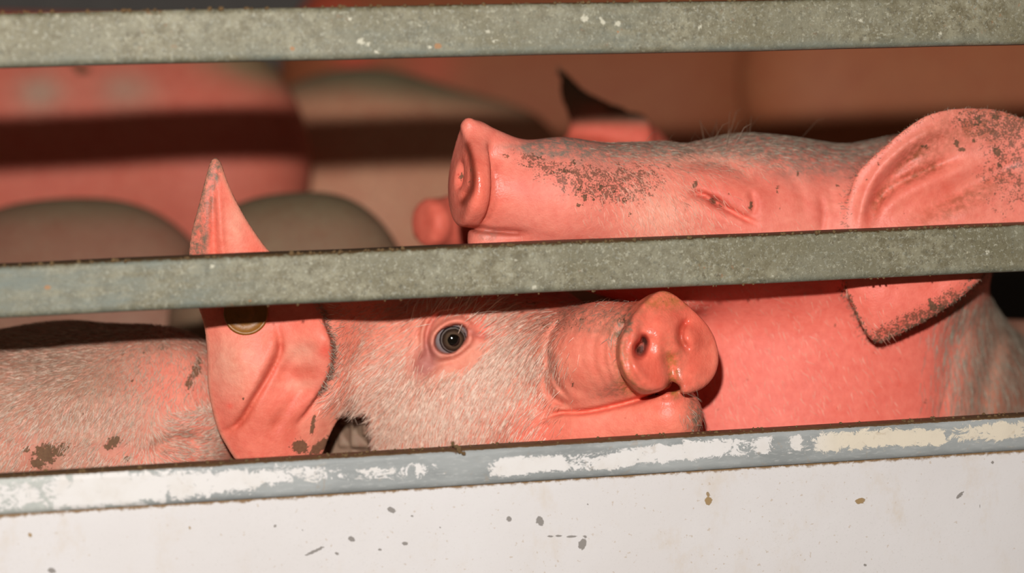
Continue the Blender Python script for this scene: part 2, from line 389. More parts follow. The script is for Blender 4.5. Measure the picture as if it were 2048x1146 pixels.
# ------------------------------------------------------------------ rails and panel on the near side
def hz(px, py): return float(onplane(px, py, 0.0)[2])
def rail(name, zlo, zhi, y0, y1, mat, attrfn, dent=0.0, dz=0.0011):
    """hollow-section rail: rounded-box cross-section swept along X with a fine grid so wear can be keyed to it"""
    cr = 0.004; prof = []
    for (cy, cz, a0) in ((y0 + cr, zlo + cr, 180), (y1 - cr, zlo + cr, 270), (y1 - cr, zhi - cr, 0), (y0 + cr, zhi - cr, 90)):
        for i in range(4):
            a = math.radians(a0 + i * 30); prof.append((cy + cr * math.cos(a), cz + cr * math.sin(a)))
    n = int((zhi - zlo - 2 * cr) / dz)
    for i in range(1, n): prof.append((y0, zhi - cr - (zhi - zlo - 2 * cr) * i / n))
    prof = np.array(prof); m = len(prof)
    xs = np.concatenate([[X0 + 0.02, -0.9], np.arange(-0.62, 0.80, 0.0016), [1.2, X1 - 0.02]])
    V = np.zeros((len(xs), m, 3)); V[:, :, 0] = xs[:, None]; V[:, :, 1] = prof[:, 0]; V[:, :, 2] = prof[:, 1]
    if dent:
        s = np.sin(xs * 9.0) * 0.5 + np.sin(xs * 23 + 1) * 0.3 + np.sin(xs * 61 + 2) * 0.12
        V[:, :, 2] += (dent * s)[:, None]; V[:, :, 1] += (dent * 0.7 * np.cos(xs * 17))[:, None]
    V = V.reshape(-1, 3)
    i = np.arange(len(xs) - 1)[:, None] * m; j = np.arange(m)[None]; jn = (j + 1) % m
    Q = np.stack([i + j, i + m + j, i + m + jn, i + jn], -1).reshape(-1, 4)
    caps = [list(range(m))[::-1], [len(xs) * m - m + q for q in range(m)]]
    P = proj(V); A = attrfn(P, V)
    o = mesh_obj(name, V, [tuple(q) for q in Q.tolist()] + caps, mat, attrs=A)
    # outward normals
    import bmesh
    bm = bmesh.new(); bm.from_mesh(o.data); bmesh.ops.recalc_face_normals(bm, faces=bm.faces); bm.to_mesh(o.data); bm.free()
    return o
def spots(P, L): 
    r = np.zeros(len(P))
    for s in L: r = np.maximum(r, blob(P, *s[:5]) * (s[5] if len(s) > 5 else 1))
    return r
ones = lambda P: np.zeros(len(P))

t_lo, t_hi = hz(600, 121), hz(600, 15)
m_lo, m_hi = hz(1000, 591), hz(1000, 491)
l_lo, l_hi = hz(1000, 966), hz(1000, 893)
def top_attrs(P, V):
    yl = V[:, 2]; d = np.minimum(1, 0)
    crust = 0.62 * np.exp(-((yl - t_hi) / 0.0020) ** 2) * (0.5 + 0.5 * sst(P[:, 0], 600, 900)) + 0.25 * np.exp(-((yl - t_lo) / 0.0010) ** 2)
    top = (V[:, 1] > 0.003) & (V[:, 2] > (t_lo + t_hi) / 2); crust = np.where(top, 0.8, crust)
    rub = np.clip(0.9 * np.exp(-((yl - t_lo) / 0.006) ** 2) + 0.5 * blob(P, 760, 90, 330, 50) + 0.5 * blob(P, 1250, 60, 160, 60), 0, 1)
    sp = spots(P, [(722, 82, 10, 8, 0), (735, 88, 8, 6, 0), (1170, 36, 9, 12, 40), (1205, 42, 6, 12, -40), (1236, 48, 8, 8, 0), (1400, 55, 5, 9, 0), (860, 95, 9, 5, 0, .8), (700, 38, 8, 7, 0, .8), (975, 62, 10, 6, 0, .8), (1880, 68, 8, 6, 20, .9), (1722, 40, 7, 7, 0, .9), (990, 82, 9, 5, 0, .8), (752, 104, 10, 5, 0, .8), (840, 52, 7, 4, 0, .8)])
    ru = spots(P, [(585, 97, 7, 6, 0), (876, 92, 10, 7, 0), (1236, 64, 4, 5, 0, .7)])
    return dict(rub=rub, crust=crust, splash=sp, rust=ru)
def mid_attrs(P, V):
    yl = V[:, 2]
    crust = 0.64 * np.exp(-((yl - m_hi) / 0.0028) ** 2) + 0.30 * np.exp(-((yl - m_lo) / 0.0010) ** 2)
    top = (V[:, 1] > 0.003) & (V[:, 2] > (m_lo + m_hi) / 2); crust = np.where(top, 0.75, crust)
    crust = np.maximum(crust, spots(P, [(95, 575, 40, 7, 3, .45), (1945, 445, 60, 9, -5, .6), (1500, 545, 12, 4, 0, .5)]))
    rub = np.clip(sst(P[:, 0], 640, 300) * 1.0 + 0.8 * np.exp(-((yl - m_lo) / 0.004) ** 2), 0, 1)
    sp = spots(P, [(425, 533, 9, 5, -20), (1070, 575, 8, 6, 0), (1030, 520, 6, 5, 0, .8), (1545, 552, 6, 5, 0, .8), (1975, 505, 6, 8, 0, .9), (1990, 490, 5, 5, 0, .9), (1228, 563, 7, 5, 0, .8), (700, 585, 40, 4, -4, .55), (880, 582, 12, 4, 0, .6)])
    ru = spots(P, [(95, 575, 12, 7, 0, .8), (500, 602, 5, 3, 0), (30, 535, 8, 6, 0, .5)])
    return dict(rub=rub, crust=crust, splash=sp, rust=ru)
top_rail = tag(rail('metal_rail', t_lo, t_hi, 0.0, BT, GALV, top_attrs, 0.0006),
    'top galvanised steel rail crossing the upper edge above the pigs', 'rail')
mid_rail = tag(rail('metal_rail', m_lo, m_hi, 0.0, BT, GALV, mid_attrs, 0.0006),
    'middle galvanised steel rail between the raised pig and the staring pig', 'rail')
def ledge_attrs(P, V):
    x = P[:, 0]; z = V[:, 2]; f = (z - l_lo) / (l_hi - l_lo)       # 0 bottom, 1 top
    mid = np.exp(-((f - 0.50) / 0.30) ** 2)
    # how much white paint is left along the rail, and how high on it
    xs = [0, 100, 150, 330, 345, 480, 560, 640, 700, 720, 840, 900, 960, 1000, 1120, 1135, 1220, 1300, 1440, 1500, 1530, 1550, 1570, 1600, 1620, 1640, 1720, 1880, 1895, 1980, 2060]
    am = [.55, .55, 1.0, 1.0, .9, .95, .80, .70, .30, .55, .60, .15, .15, .95, .95, .45, .85, .95, .95, .55, .75, .30, .35, .75, .25, .90, .95, .95, .45, .95, .75]
    ce = [.5, .5, .5, .5, .5, .52, .60, .58, .55, .50, .50, .5, .45, .45, .50, .45, .45, .55, .62, .62, .62, .6, .6, .60, .6, .62, .60, .55, .6, .58, .62]
    a = np.interp(x, xs, am); c = np.interp(x, xs, ce); wv = np.interp(x, [0, 120, 500, 700, 1000, 2048], [.6, .62, .34, .20, .27, .30])
    paint = a * np.exp(-(np.abs(f - c) / wv) ** 3) * 0.95
    paint -= spots(P, [(520, 985, 5, 28, 30, .6), (590, 975, 5, 25, 35, .5), (337, 985, 3, 28, 0, .5), (150, 1010, 20, 12, 0, .2)])
    old = sst(x, 420, 60)
    crust = 0.66 * np.exp(-((z - l_hi) / 0.0011) ** 2) + 0.42 * np.exp(-((z - l_lo) / 0.0010) ** 2)
    topf = (V[:, 1] > -0.002) & (z > l_hi - 0.003); crust = np.where(topf, 0.9, crust)
    crust = np.maximum(crust, spots(P, [(915, 897, 9, 14, 20, .9), (420, 935, 30, 6, 0, .45), (337, 985, 3, 24, 0, .5), (55, 1010, 14, 10, 0, .4)]))
    return dict(paint=paint, cream=sst(x, 1560, 1700) * 0.9, old=old, crust=crust)
low = rail('edge_rail', l_lo, l_hi, -0.004, 0.017, LEDGE, ledge_attrs, 0.0)
tag(low, 'bottom grey steel edge rail with flaking white paint, capping the white panel', 'rail')
# white side panel under it
def panel():
    xs = np.concatenate([[X0 + 0.01, -0.9], np.arange(-0.62, 0.80, 0.0013), [1.2, X1 - 0.01]])
    zs = np.concatenate([np.arange(l_lo + 0.0005, l_lo - 0.11, -0.0012), [l_lo - 0.3, FLOOR - 0.1]])
    G = np.stack(np.meshgrid(xs, zs, indexing='ij'), -1); nx, nz = len(xs), len(zs)
    Fv = np.stack([G[..., 0], np.zeros((nx, nz)), G[..., 1]], -1).reshape(-1, 3)
    Fv[:, 1] = 0.0015 * np.sin(Fv[:, 0] * 5) * np.sin((Fv[:, 2]) * 11)
    i = np.arange(nx - 1)[:, None] * nz; j = np.arange(nz - 1)[None]
    Q = np.stack([i + j, i + j + 1, i + nz + j + 1, i + nz + j], -1).reshape(-1, 4); n = nx * nz
    cor = [0, nz - 1, n - 1, (nx - 1) * nz]; Bv = Fv[cor].copy(); Bv[:, 1] = 0.022      # back corners: left top, left bottom, right bottom, right top
    faces = [tuple(q) for q in Q.tolist()] + [(n + 3, n + 2, n + 1, n)]
    faces.append([k * nz for k in range(nx)] + [n + 3, n]); faces.append([k * nz + nz - 1 for k in range(nx)][::-1] + [n + 1, n + 2])
    faces.append(list(range(nz))[::-1] + [n, n + 1]); faces.append([(nx - 1) * nz + k for k in range(nz)] + [n + 2, n + 3])
    V = np.vstack([Fv, Bv]); P = proj(V)
    dz_ = l_lo - V[:, 2]
    crust = 0.72 * np.exp(-(dz_ / 0.0030)) + 0.22 * np.exp(-(dz_ / 0.007))
    crust = np.where(dz_ < 0, 0.6, crust)
    chip = spots(P, [(783, 1020, 10, 6, 25), (1018, 1038, 6, 6, 20), (1080, 1042, 8, 11, -25), (703, 1078, 8, 5, 20), (810, 1087, 7, 4, 5), (760, 1099, 5, 3, 0, .9),
        (630, 1102, 24, 2.5, -25, 1.25), (1165, 1088, 8, 13, 12), (1100, 1072, 7, 1.8, 0, 1.25), (1118, 1072, 7, 1.8, 0, 1.25), (1142, 1073, 11, 1.8, 0, 1.25), (1170, 1073, 7, 1.8, 0, 1.25),
        (1417, 1002, 8, 9, 20), (1416, 988, 4, 6, -20, .9), (1720, 1002, 11, 6, -15), (1920, 990, 10, 3, -45, 1.25), (103, 1141, 9, 6, 10), (673, 1107, 6, 3, 10, .8), (380, 1055, 4, 7, 0, .6),
        (60, 1070, 7, 5, 30, .7), (550, 1052, 5, 4, 0, .7), (825, 1033, 5, 3, 40, .7), (1175, 1008, 3, 3, 0, .8), (1960, 1015, 1.6, 26, -8, .55), (1730, 1130, 5, 4, 0, .7), (605, 1060, 3, 3, 0, .7),
        (200, 1100, 2, 34, 10, .42), (880, 1055, 3, 3, 0, .6), (1505, 1040, 3, 2, 0, .6), (1985, 925, 4, 4, 0, .8)])
    ochre = np.clip(blob(P, 1417, 1000, 20, 25) + blob(P, 1720, 1002, 20, 15) + blob(P, 60, 1070, 20, 20) + blob(P, 380, 1055, 15, 15), 0, 1)
    soil = np.clip(0.35 * sst(P[:, 1], 1060, 990) + blob(P, 1430, 1080, 260, 60) * .6 + blob(P, 1850, 1040, 220, 70) * .7 + blob(P, 60, 1080, 200, 70) * .6 + blob(P, 1230, 1130, 150, 60) * .7, 0, 1)
    o = mesh_obj('side_panel', V, faces, PANEL, smooth=False, attrs=dict(chip=chip, ochre=ochre, soil=soil, crust=crust))
    return tag(o, 'white painted side panel below the edge rail, chipped and specked with rust', 'panel')
panel()
# upright posts beyond the frame that carry the rails
for xx, lab in ((X0 + 0.02, 'steel upright post carrying the left ends of the rails'), (X1 - 0.07, 'steel upright post carrying the right ends of the rails')):
    tag(box('upright_post', (xx, BT, FLOOR), (xx + 0.05, BT + 0.05, 2.34), DARKMETAL, bev=0.004), lab, 'post')

# crumbs of mud and straw caught on the rails
def crumbs(name, items, mat, parent, spiky=False):
    V = []; Fc = []
    ico_v = []; ph = (1 + 5 ** .5) / 2
    for s1 in (-1, 1):
        for s2 in (-1, 1):
            ico_v += [(0, s1, s2 * ph), (s1, s2 * ph, 0), (s2 * ph, 0, s1)]
    import bmesh
    bm = bmesh.new()
    for v in ico_v: bm.verts.new(v)
    r = bmesh.ops.convex_hull(bm, input=bm.verts); bm.verts.ensure_lookup_table(); bm.verts.index_update()
    bv = np.array([v.co for v in bm.verts]) / 1.9; bf = [[v.index for v in f.verts] for f in bm.faces]; bm.free()
    for (pt, s) in items:
        k = len(V); a = rng.uniform(0, 6.28); R2 = np.array([[math.cos(a), 0, math.sin(a)], [0, 1, 0], [-math.sin(a), 0, math.cos(a)]])
        sc = np.array(s) if np.ndim(s) else s * rng.uniform(0.6, 1.2, 3)
        q = (bv * rng.uniform(0.75, 1.2, (len(bv), 1)) * sc) @ R2.T + pt
        V += q.tolist(); Fc += [[k + i for i in f] for f in bf]
    return tag(mesh_obj(name, V, Fc, mat, parent, smooth=False), kind='stuff')
def line_items(n, z, x0, x1, s, y=0.004):
    out = []
    for _ in range(n):
        pt = onplane(rng.uniform(x0, x1), 500, 0.0); out.append((np.array([pt[0], rng.uniform(-0.001, y), z]), s * rng.uniform(0.5, 1.6)))
    return out
crumbs('mud_crumbs', line_items(90, t_hi, 0, 2048, 0.0013), MUD, top_rail)
crumbs('mud_crumbs', line_items(120, m_hi, 0, 2048, 0.0013) + line_items(26, m_lo, 0, 2048, 0.0009, 0.001), MUD, mid_rail)
it = line_items(150, l_hi, 0, 2048, 0.0011, 0.013)
for k in range(14): it.append((onplane(905 + k * 1.6 + rng.uniform(-4, 4), 886 + k * 1.7, -0.005), 0.0016))
crumbs('mud_crumbs', it, MUD, low)

# ------------------------------------------------------------------ pigs
def detail(P, d, fn, lim=75):    # relief only where the skin is near
    g = np.zeros(len(P)); mk = np.abs(d) < lim
    if mk.any(): g[mk] = fn(P[mk])
    return d + g
def add_ear(P, d, poly, hf, t, fold, k):
    poly = np.asarray(poly); mk = near2(P, poly.min(0) - 60, poly.max(0) + 60); ix = np.nonzero(mk)[0]
    if len(ix):
        Q = P[ix]; h = hf(Q); kk = np.abs(Q[:, 2] - h) < 110; ix = ix[kk]; Q = Q[kk]; h = h[kk]
        if len(ix):
            h = h + fold(Q); e = polysd(Q, poly); tt = t * (0.45 + 0.55 * sst(-e, 0, 35))
            d[ix] = smin(d[ix], smax((np.abs(Q[:, 2] - h) * 0.92 - tt), e, 6), k)
    return d
def pig_obj(name, f, ax, ay, az, paint, label, margin=34):
    P, Q = surface(f, ax, ay, az, margin)
    Wd = unproj(P)
    A = paint(P)
    me = mesh_obj(name, Wd, Q[:, ::-1], SKIN, attrs=A)
    # make sure normals point outwards
    v = Wd[Q[:, ::-1]]; nn = np.cross(v[:, 1] - v[:, 0], v[:, 2] - v[:, 0]); vol = (nn * v[:, 0]).sum()
    if vol < 0: me.data.flip_normals()
    tag(me, label, 'pig'); pass
    return me, P, Q
def mixc(a, b, t): return a * (1 - t[:, None]) + b * t[:, None]
def base_attrs(P, col):
    n = len(P); return dict(skin=np.tile(np.array(col, float), (n, 1)), dirt_shade=np.zeros(n), speck=np.zeros(n), grime_shade=np.zeros(n), wet=np.zeros(n),
                            grime_shade_col=np.tile(np.array([0.17, 0.13, 0.085]), (n, 1)))
def bristles(P, Q, dens, flow, length, width, n, mat, parent, lift=0.25, jit=0.35, name='bristles', seed=1):
    """short tapering hairs rooted on the skin; every hair is a three-triangle blade"""
    r = np.random.default_rng(seed)
    v = P[Q]; nn = np.cross(v[:, 2] - v[:, 0], v[:, 3] - v[:, 1]); ar = np.linalg.norm(nn, axis=1) + 1e-9; nn = nn / ar[:, None]
    cen = v.mean(1); s = np.sign((nn * 1.0)[:, 2])
    # outward direction: away from inside is -gradient order of the quads, checked on the camera side
    nn = nn * NS
    wgt = ar * dens(cen) * (nn[:, 2] < 0.25)
    if wgt.sum() <= 0: return None
    idx = r.choice(len(Q), n, p=wgt / wgt.sum()); a, b = r.random(n)[:, None], r.random(n)[:, None]
    q = v[idx]; root = (q[:, 0] * (1 - a) + q[:, 1] * a) * (1 - b) + (q[:, 3] * (1 - a) + q[:, 2] * a) * b; nr = nn[idx]
    d = flow(root); d = np.hstack([d, np.zeros((n, 1))]) if d.shape[1] == 2 else d
    d = d / (np.linalg.norm(d, axis=1, keepdims=True) + 1e-9); d += r.normal(0, jit, (n, 3))
    d -= (d * nr).sum(1, keepdims=True) * nr; d /= np.linalg.norm(d, axis=1, keepdims=True) + 1e-9
    L = length(root) if callable(length) else length
    L = (L * r.uniform(0.6, 1.35, n))[:, None]
    side = np.cross(d, nr); side += nr * r.normal(0, 0.4, (n, 1)); side /= np.linalg.norm(side, axis=1, keepdims=True); w = width * r.uniform(0.7, 1.3, (n, 1))
    p0 = root - nr * 1.0; p1 = root + d * L * 0.55 + nr * L * lift * 0.7; p2 = root + d * L + nr * L * lift * 0.8
    V = np.stack([p0 - side * w * .5, p0 + side * w * .5, p1 - side * w * .4, p1 + side * w * .4, p2], 1).reshape(-1, 3)
    k = np.arange(n)[:, None] * 5
    T = np.concatenate([k + np.array([0, 1, 3]), k + np.array([0, 3, 2]), k + np.array([2, 3, 4])])
    return tag(mesh_obj(name, unproj(V), T, mat, parent), kind='stuff')
NS = 1.0

def disc(P, c, n, w, h, t, rd, egg=0.0, up=(0, -1, 0), tri=0.0):
    """snout plate: rounded egg-shaped slab; n = outward axis"""
    n = nrm(n); a = nrm(np.cross(n, up)); b = np.cross(n, a)       # b roughly downwards
    if b[1] < 0: b = -b
    q = P - c; u = q @ a; v = q @ b; s = q @ n
    vn = np.clip(v / h, -1.05, 1.05); ww = (w - rd) * (1 + egg * vn - tri * np.minimum(vn, 0) ** 2); k = np.sqrt((u / ww) ** 2 + (v / (h - rd)) ** 2)
    d2 = (k - 1) * min(w, h); dt = np.abs(s) - (t - rd)
    return np.minimum(np.maximum(d2, dt), 0) + np.sqrt(np.maximum(d2, 0) ** 2 + np.maximum(dt, 0) ** 2) - rd

def legs(feet, top):
    return [(np.array(t, float), foot(t[0], t[2])) for t in top]
def add_legs(P, d, L, r=62):
    for a, b in L:
        d = smin(d, cone(P, a, r * 1.7, b + np.array([0, -60, 0]), r * 0.62), 60)
        d = smin(d, cone(P, b + np.array([0, -70, 0]), r * 0.62, b + np.array([0, -r * 0.5, 0]), r * 0.55), 20)
    return d

# ============================================================ A: the pig that looks at the camera
A_mouth = curve([(1082, 838), (1120, 826), (1170, 824), (1230, 812), (1290, 796), (1335, 780), (1362, 772)])
A_ear = curve([(430, 314), (418, 330), (400, 400), (380, 480), (378, 560), (405, 640), (413, 700), (416, 780), (432, 850), (450, 888), (480, 930), (540, 975),
               (610, 960), (645, 908), (664, 862), (692, 824), (740, 828), (800, 790), (830, 700), (800, 600), (700, 560), (608, 560), (560, 520), (530, 492), (488, 430), (458, 370), (442, 325), (430, 314)], 4)[:-1]
A_rim = curve([(632, 600), (652, 650), (665, 690), (663, 735), (645, 775), (618, 815), (590, 850)])
A_h = TPS([(x, y, float(cb(x, y)) + o) for x, y, o in [(430, 320, 215), (450, 430, 205), (400, 500, 220), (520, 510, 225), (380, 600, 250), (500, 620, 232), (600, 600, 235),
    (412, 700, 262), (412, 820, 268), (480, 720, 205), (560, 700, 214), (520, 800, 215), (655, 680, 190), (640, 740, 212), (600, 760, 238), (460, 880, 250), (560, 890, 236), (640, 880, 262), (690, 800, 250), (700, 720, 246), (760, 740, 286), (820, 700, 330), (790, 610, 320), (700, 600, 268), (740, 815, 300)]])
eyeA = (903, 677)
A_legs = legs(None, [p(350, 1180, 1090), p(480, 1180, 900), p(-600, 1180, 1180), p(-500, 1200, 980)])
def fA0(P):
    d = ell(P, p(945, 795, 405), (238, 232, 215))
    d = smin(d, ell(P, p(965, 690, 400), (235, 150, 170)), 60)
    d = smin(d, cone(P, p(1105, 735, 255), 128, p(1205, 706, 95), 96), 80)
    d = smin(d, cone(P, p(1205, 706, 95), 96, p(1300, 690, -5), 90), 30)
    d = smin(d, cone(P, p(1060, 850, 300), 120, p(1180, 860, 140), 88), 60)
    jaw = cone(P, p(1080, 880, 200), 90, p(1340, 834, 28), 66)
    d = smin(d, jaw, 26)
    d = smin(d, ell(P, p(765, 725, 420), (125, 115, 170)), 70)
    # ridge above the eye, hollow in front of it
    d = smin(d, ell(P, p(900, 640, 290), (95, 50, 60), rot(-20)), 50)
    d = smin(d, cone(P, p(1215, 752, 78), 50, p(1338, 772, -14), 27), 18)     # upper lip
    # neck, shoulders, trunk
    d = smin(d, cone(P, p(820, 790, 470), 190, p(520, 1010, 930), 195), 90)
    d = smin(d, cone(P, p(460, 1040, 990), 200, p(-500, 1070, 1080), 210), 90)
    # plate
    n = np.array([.50, -.17, -.85])
    pl = disc(P, p(1327, 689, -52), n, 113, 108, 27, 13, 0.25, tri=0.27)
    pl = smax(pl, -(ell(P, p(1349, 818, -75), (14, 34, 60))), 24)          # notch under the plate
    d = smin(d, pl, 16)
    return d
cE = None
def reliefA(P):
    fr = sst(P[:, 2], float(cb(1000, 700)) + 520, float(cb(1000, 700)) + 420)
    g = groove(P, A_mouth, 5.5, 17)
    # wrinkles where the snout folds behind the plate
    for i, (x, dep) in enumerate([(1240, 12), (1218, 2.6), (1196, 2.0), (1172, 1.0), (1105, 8)]):
        g += groove(P, curve([(x + 28, 628), (x - 2, 665), (x - 10, 715), (x + 8, 765), (x + 36, 800)]), 6 if i else 9, dep)
    g += groove(P, curve([(1100, 700), (1090, 745), (1105, 795), (1150, 818)]), 7, 8) - groove(P, curve([(1120, 700), (1112, 745), (1128, 785), (1190, 808)]), 13, 5)
    # nostrils, plate relief
    g += 60 * np.clip(blob(P, 1281, 698, 10, 14, 15) * 1.6, 0, 1) + 34 * np.clip(blob(P, 1289, 680, 6, 10, -25) * 1.4, 0, 1)
    g += groove(P, curve([(1300, 672), (1308, 690), (1302, 715)]), 7, 5)
    g += groove(P, curve([(1378, 640), (1364, 655), (1362, 680), (1378, 702)]), 7, 13)
    g -= 12 * blob(P, 1391, 677, 22, 26) ; g -= 7 * blob(P, 1272, 740, 34, 30); g -= 7 * blob(P, 1322, 650, 26, 40); g -= 8 * blob(P, 1390, 745, 24, 30); g -= 6 * blob(P, 1300, 770, 24, 16)
    g += 5 * blob(P, 1330, 700, 10, 30) + groove(P, curve([(1335, 705), (1342, 740), (1346, 785)]), 11, 12) + 10 * blob(P, 1346, 775, 13, 14)
    g += groove(P, curve([(1262, 640), (1252, 690), (1258, 735), (1285, 778)]), 7, 6) - groove(P, curve([(1276, 640), (1266, 690), (1272, 735), (1295, 765)]), 9, 4)
    g += 3 * groove(P, [(1285, 640), (1340, 615)], 16, 1)
    # eyelids
    u = (P[:, 0] - 903) * .82 - (P[:, 1] - 677) * .57; v = (P[:, 0] - 903) * .57 + (P[:, 1] - 677) * .82
    g -= 13 * np.exp(-((np.sqrt(u * u / 1.35 + v * v / 0.72) - 37) / 8) ** 2) * (1 + .35 * sst(-v, -10, 25))
    g += groove(P, curve([(885, 622), (862, 645), (853, 680), (862, 716)]), 5, 11) - groove(P, curve([(874, 622), (848, 650), (842, 690), (850, 715)]), 6, 6)
    g += groove(P, curve([(850, 628), (838, 660), (838, 700)]), 5, 6)
    g += groove(P, curve([(936, 655), (950, 668), (975, 672)]), 6, 9)
    g += groove(P, curve([(855, 750), (880, 728), (915, 715), (945, 692)]), 7, 8) + groove(P, curve([(860, 765), (890, 745), (935, 722)]), 8, 4)
    g += 14 * blob(P, 850, 728, 20, 28, 25)
    g += 46 * sst(np.sqrt((u / 35) ** 2 + (v / (22 + 5 * sst(u, 20, -20))) ** 2), 1.06, 0.88)
    g += 90 * sst(P[:, 0], 640, 652) * (1 - sst(P[:, 0], 728 + (P[:, 1] - 850) * .1, 744 + (P[:, 1] - 850) * .1)) * sst(P[:, 1], 820, 842)
    return g * fr
def foldA(P):
    ge = groove(P, curve([(556, 655), (560, 700), (540, 745), (508, 800), (480, 845), (444, 868)]), 7, 15) - groove(P, curve([(540, 660), (542, 700), (522, 745), (490, 800), (462, 840)]), 16, 9)
    ge += groove(P, curve([(640, 695), (590, 715), (560, 760)]), 14, 6) + groove(P, curve([(452, 640), (428, 500), (428, 350)]), 7, 8) - groove(P, curve([(468, 600), (446, 500), (436, 380)]), 7, 6)
    ge += groove(P, curve([(620, 765), (580, 810), (540, 870)]), 12, 6)
    # the near rim overlaps the root of the ear: a step along this line
    d, t = pline(P, A_rim); side = np.interp(P[:, 1], A_rim[:, 1], A_rim[:, 0]) - P[:, 0]
    k = sst(P[:, 1], 600, 640) * (1 - sst(P[:, 1], 790, 860)); inside = sst(side, -3, 4)
    ge -= k * 20 * np.exp(-(np.maximum(side, 0) / 60) ** 2) * inside
    ge += k * 12 * np.exp(-(side / 16) ** 2) * (1 - inside)
    return ge
def fA(P):
    d = detail(P, fA0(P), reliefA)
    d = add_ear(P, d, A_ear, A_h, 13, foldA, 40)
    return add_legs(P, d, A_legs)

def paintA(P):
    A = base_attrs(P, (0.80, 0.27, 0.20)); s = A['skin']; n = len(P)
    pink = np.array([0.86, 0.23, 0.165]); pale = np.array([0.78, 0.36, 0.27]); hot = np.array([0.90, 0.15, 0.11])
    t = np.clip(blob(P, 830, 800, 150, 150) + blob(P, 1010, 700, 90, 80) * .8 + blob(P, 720, 870, 80, 70) * .7, 0, 1) * .75
    s[:] = mixc(np.tile(pink, (n, 1)), np.tile(pale, (n, 1)), t)
    plate = np.clip(blob(P, 1330, 690, 100, 120) * 1.8, 0, 1) * sst(P[:, 0], 1235, 1262)
    s[:] = mixc(s, np.tile([0.86, 0.17, 0.12], (n, 1)), plate)
    s[:] = mixc(s, np.tile([0.035, 0.008, 0.006], (n, 1)), np.clip(blob(P, 1281, 699, 9, 12, 15) * 1.8 + blob(P, 1289, 681, 5, 10, -25) * 1.6 - .25, 0, .95))  # shade of the deep nostril hole painted into the skin colour
    s[:] = mixc(s, np.tile([0.45, 0.05, 0.03], (n, 1)), groove(P, curve([(1378, 640), (1364, 655), (1362, 680), (1378, 702)]), 7, .7))  # second nostril: shade of its crease painted dark red
    earm = sst(-polysd(P, A_ear), -5, 15) * sst(P[:, 0] - np.interp(P[:, 1], A_rim[:, 1], A_rim[:, 0]), 12, -6)
    s[:] = mixc(s, np.tile([0.90, 0.21, 0.155], (n, 1)), earm)
    s[:] = mixc(s, np.tile([0.88, 0.40, 0.31], (n, 1)), np.clip(blob(P, 462, 730, 52, 70) + blob(P, 600, 705, 45, 30) * .8 + blob(P, 600, 770, 40, 14) * .8 + blob(P, 470, 450, 20, 60) * .8, 0, 1) * .85)  # pale highlights on the ear painted into the skin colour
    s[:] = mixc(s, np.tile([0.66, 0.13, 0.085], (n, 1)), np.clip(groove(P, curve([(556, 655), (560, 700), (540, 745), (508, 800), (480, 845), (444, 868)]), 13, .7) + blob(P, 560, 850, 80, 40) * .5 + groove(P, [(560, 742), (640, 738)], 8, .4), 0, 1) * earm)  # shading of the ear folds painted into the skin colour
    s[:] = mixc(s, np.tile(hot, (n, 1)), np.clip(blob(P, 650, 702, 14, 12) + blob(P, 975, 655, 50, 30) * .5 + blob(P, 460, 812, 7, 6) + blob(P, 1090, 870, 80, 40) * .4, 0, 1))
    s[:] = mixc(s, np.tile([0.50, 0.17, 0.15], (n, 1)), np.clip(blob(P, 850, 728, 24, 38, 25) * 1.3 + groove(P, curve([(878, 628), (858, 655), (853, 690), (862, 716)]), 7, .5) + groove(P, curve([(938, 655), (952, 670), (985, 674)]), 6, .6) + blob(P, 903, 677, 46, 38) * .35, 0, 1))  # shade in the eyelid folds and the pouch below, painted in
    back = sst(P[:, 0], 700, 500) * (1 - sst(-polysd(P, A_ear), -5, 10)); s[:] = mixc(s, np.tile([0.50, 0.30, 0.22], (n, 1)), back * .7)
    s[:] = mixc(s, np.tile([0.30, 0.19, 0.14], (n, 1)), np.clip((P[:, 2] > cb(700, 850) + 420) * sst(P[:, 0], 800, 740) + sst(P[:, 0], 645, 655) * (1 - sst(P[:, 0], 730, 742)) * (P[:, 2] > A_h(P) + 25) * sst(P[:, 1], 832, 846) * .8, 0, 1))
    g = blob(P, 1170, 640, 90, 30, 5) * .75 + blob(P, 1100, 740, 22, 90, -10) * .55 + blob(P, 1230, 780, 50, 18, -20) * .6 + blob(P, 1250, 650, 22, 40, 20) * .9
    g += blob(P, 1040, 640, 60, 24, 10) * .5 + blob(P, 1398, 840, 26, 60) * 1.2 + blob(P, 1350, 780, 16, 12) * .7 + .5 * blob(P, 800, 780, 60, 60) + .35 * blob(P, 1180, 620, 60, 14)
    g += groove(P, A_rim + [4, 0], 8, .8, False) * sst(P[:, 1], 830, 760)
    xl = np.interp(P[:, 1], [310, 380, 500], [446, 432, 416]); g += (P[:, 1] < 560) * sst(P[:, 0], xl + 8, xl - 10) * .95 + blob(P, 432, 330, 20, 40) * .6
    g += blob(P, 1350, 730, 22, 40) * .35
    A['grime_shade'] = np.clip(g, 0, 1)
    og = np.clip(blob(P, 1330, 598, 60, 26) * 1.3 + blob(P, 1246, 735, 20, 60, -12) + groove(P, curve([(1342, 715), (1346, 745), (1349, 785)]), 12, 1.2, False) + blob(P, 1290, 783, 40, 10, 15) * .8 + blob(P, 1340, 690, 50, 30) * .35, 0, 1)
    A['grime_shade_col'] = mixc(A['grime_shade_col'], np.tile([0.36, 0.15, 0.04], (n, 1)), og)
    A['grime_shade'] = np.clip(A['grime_shade'] + og * .75, 0, 1)
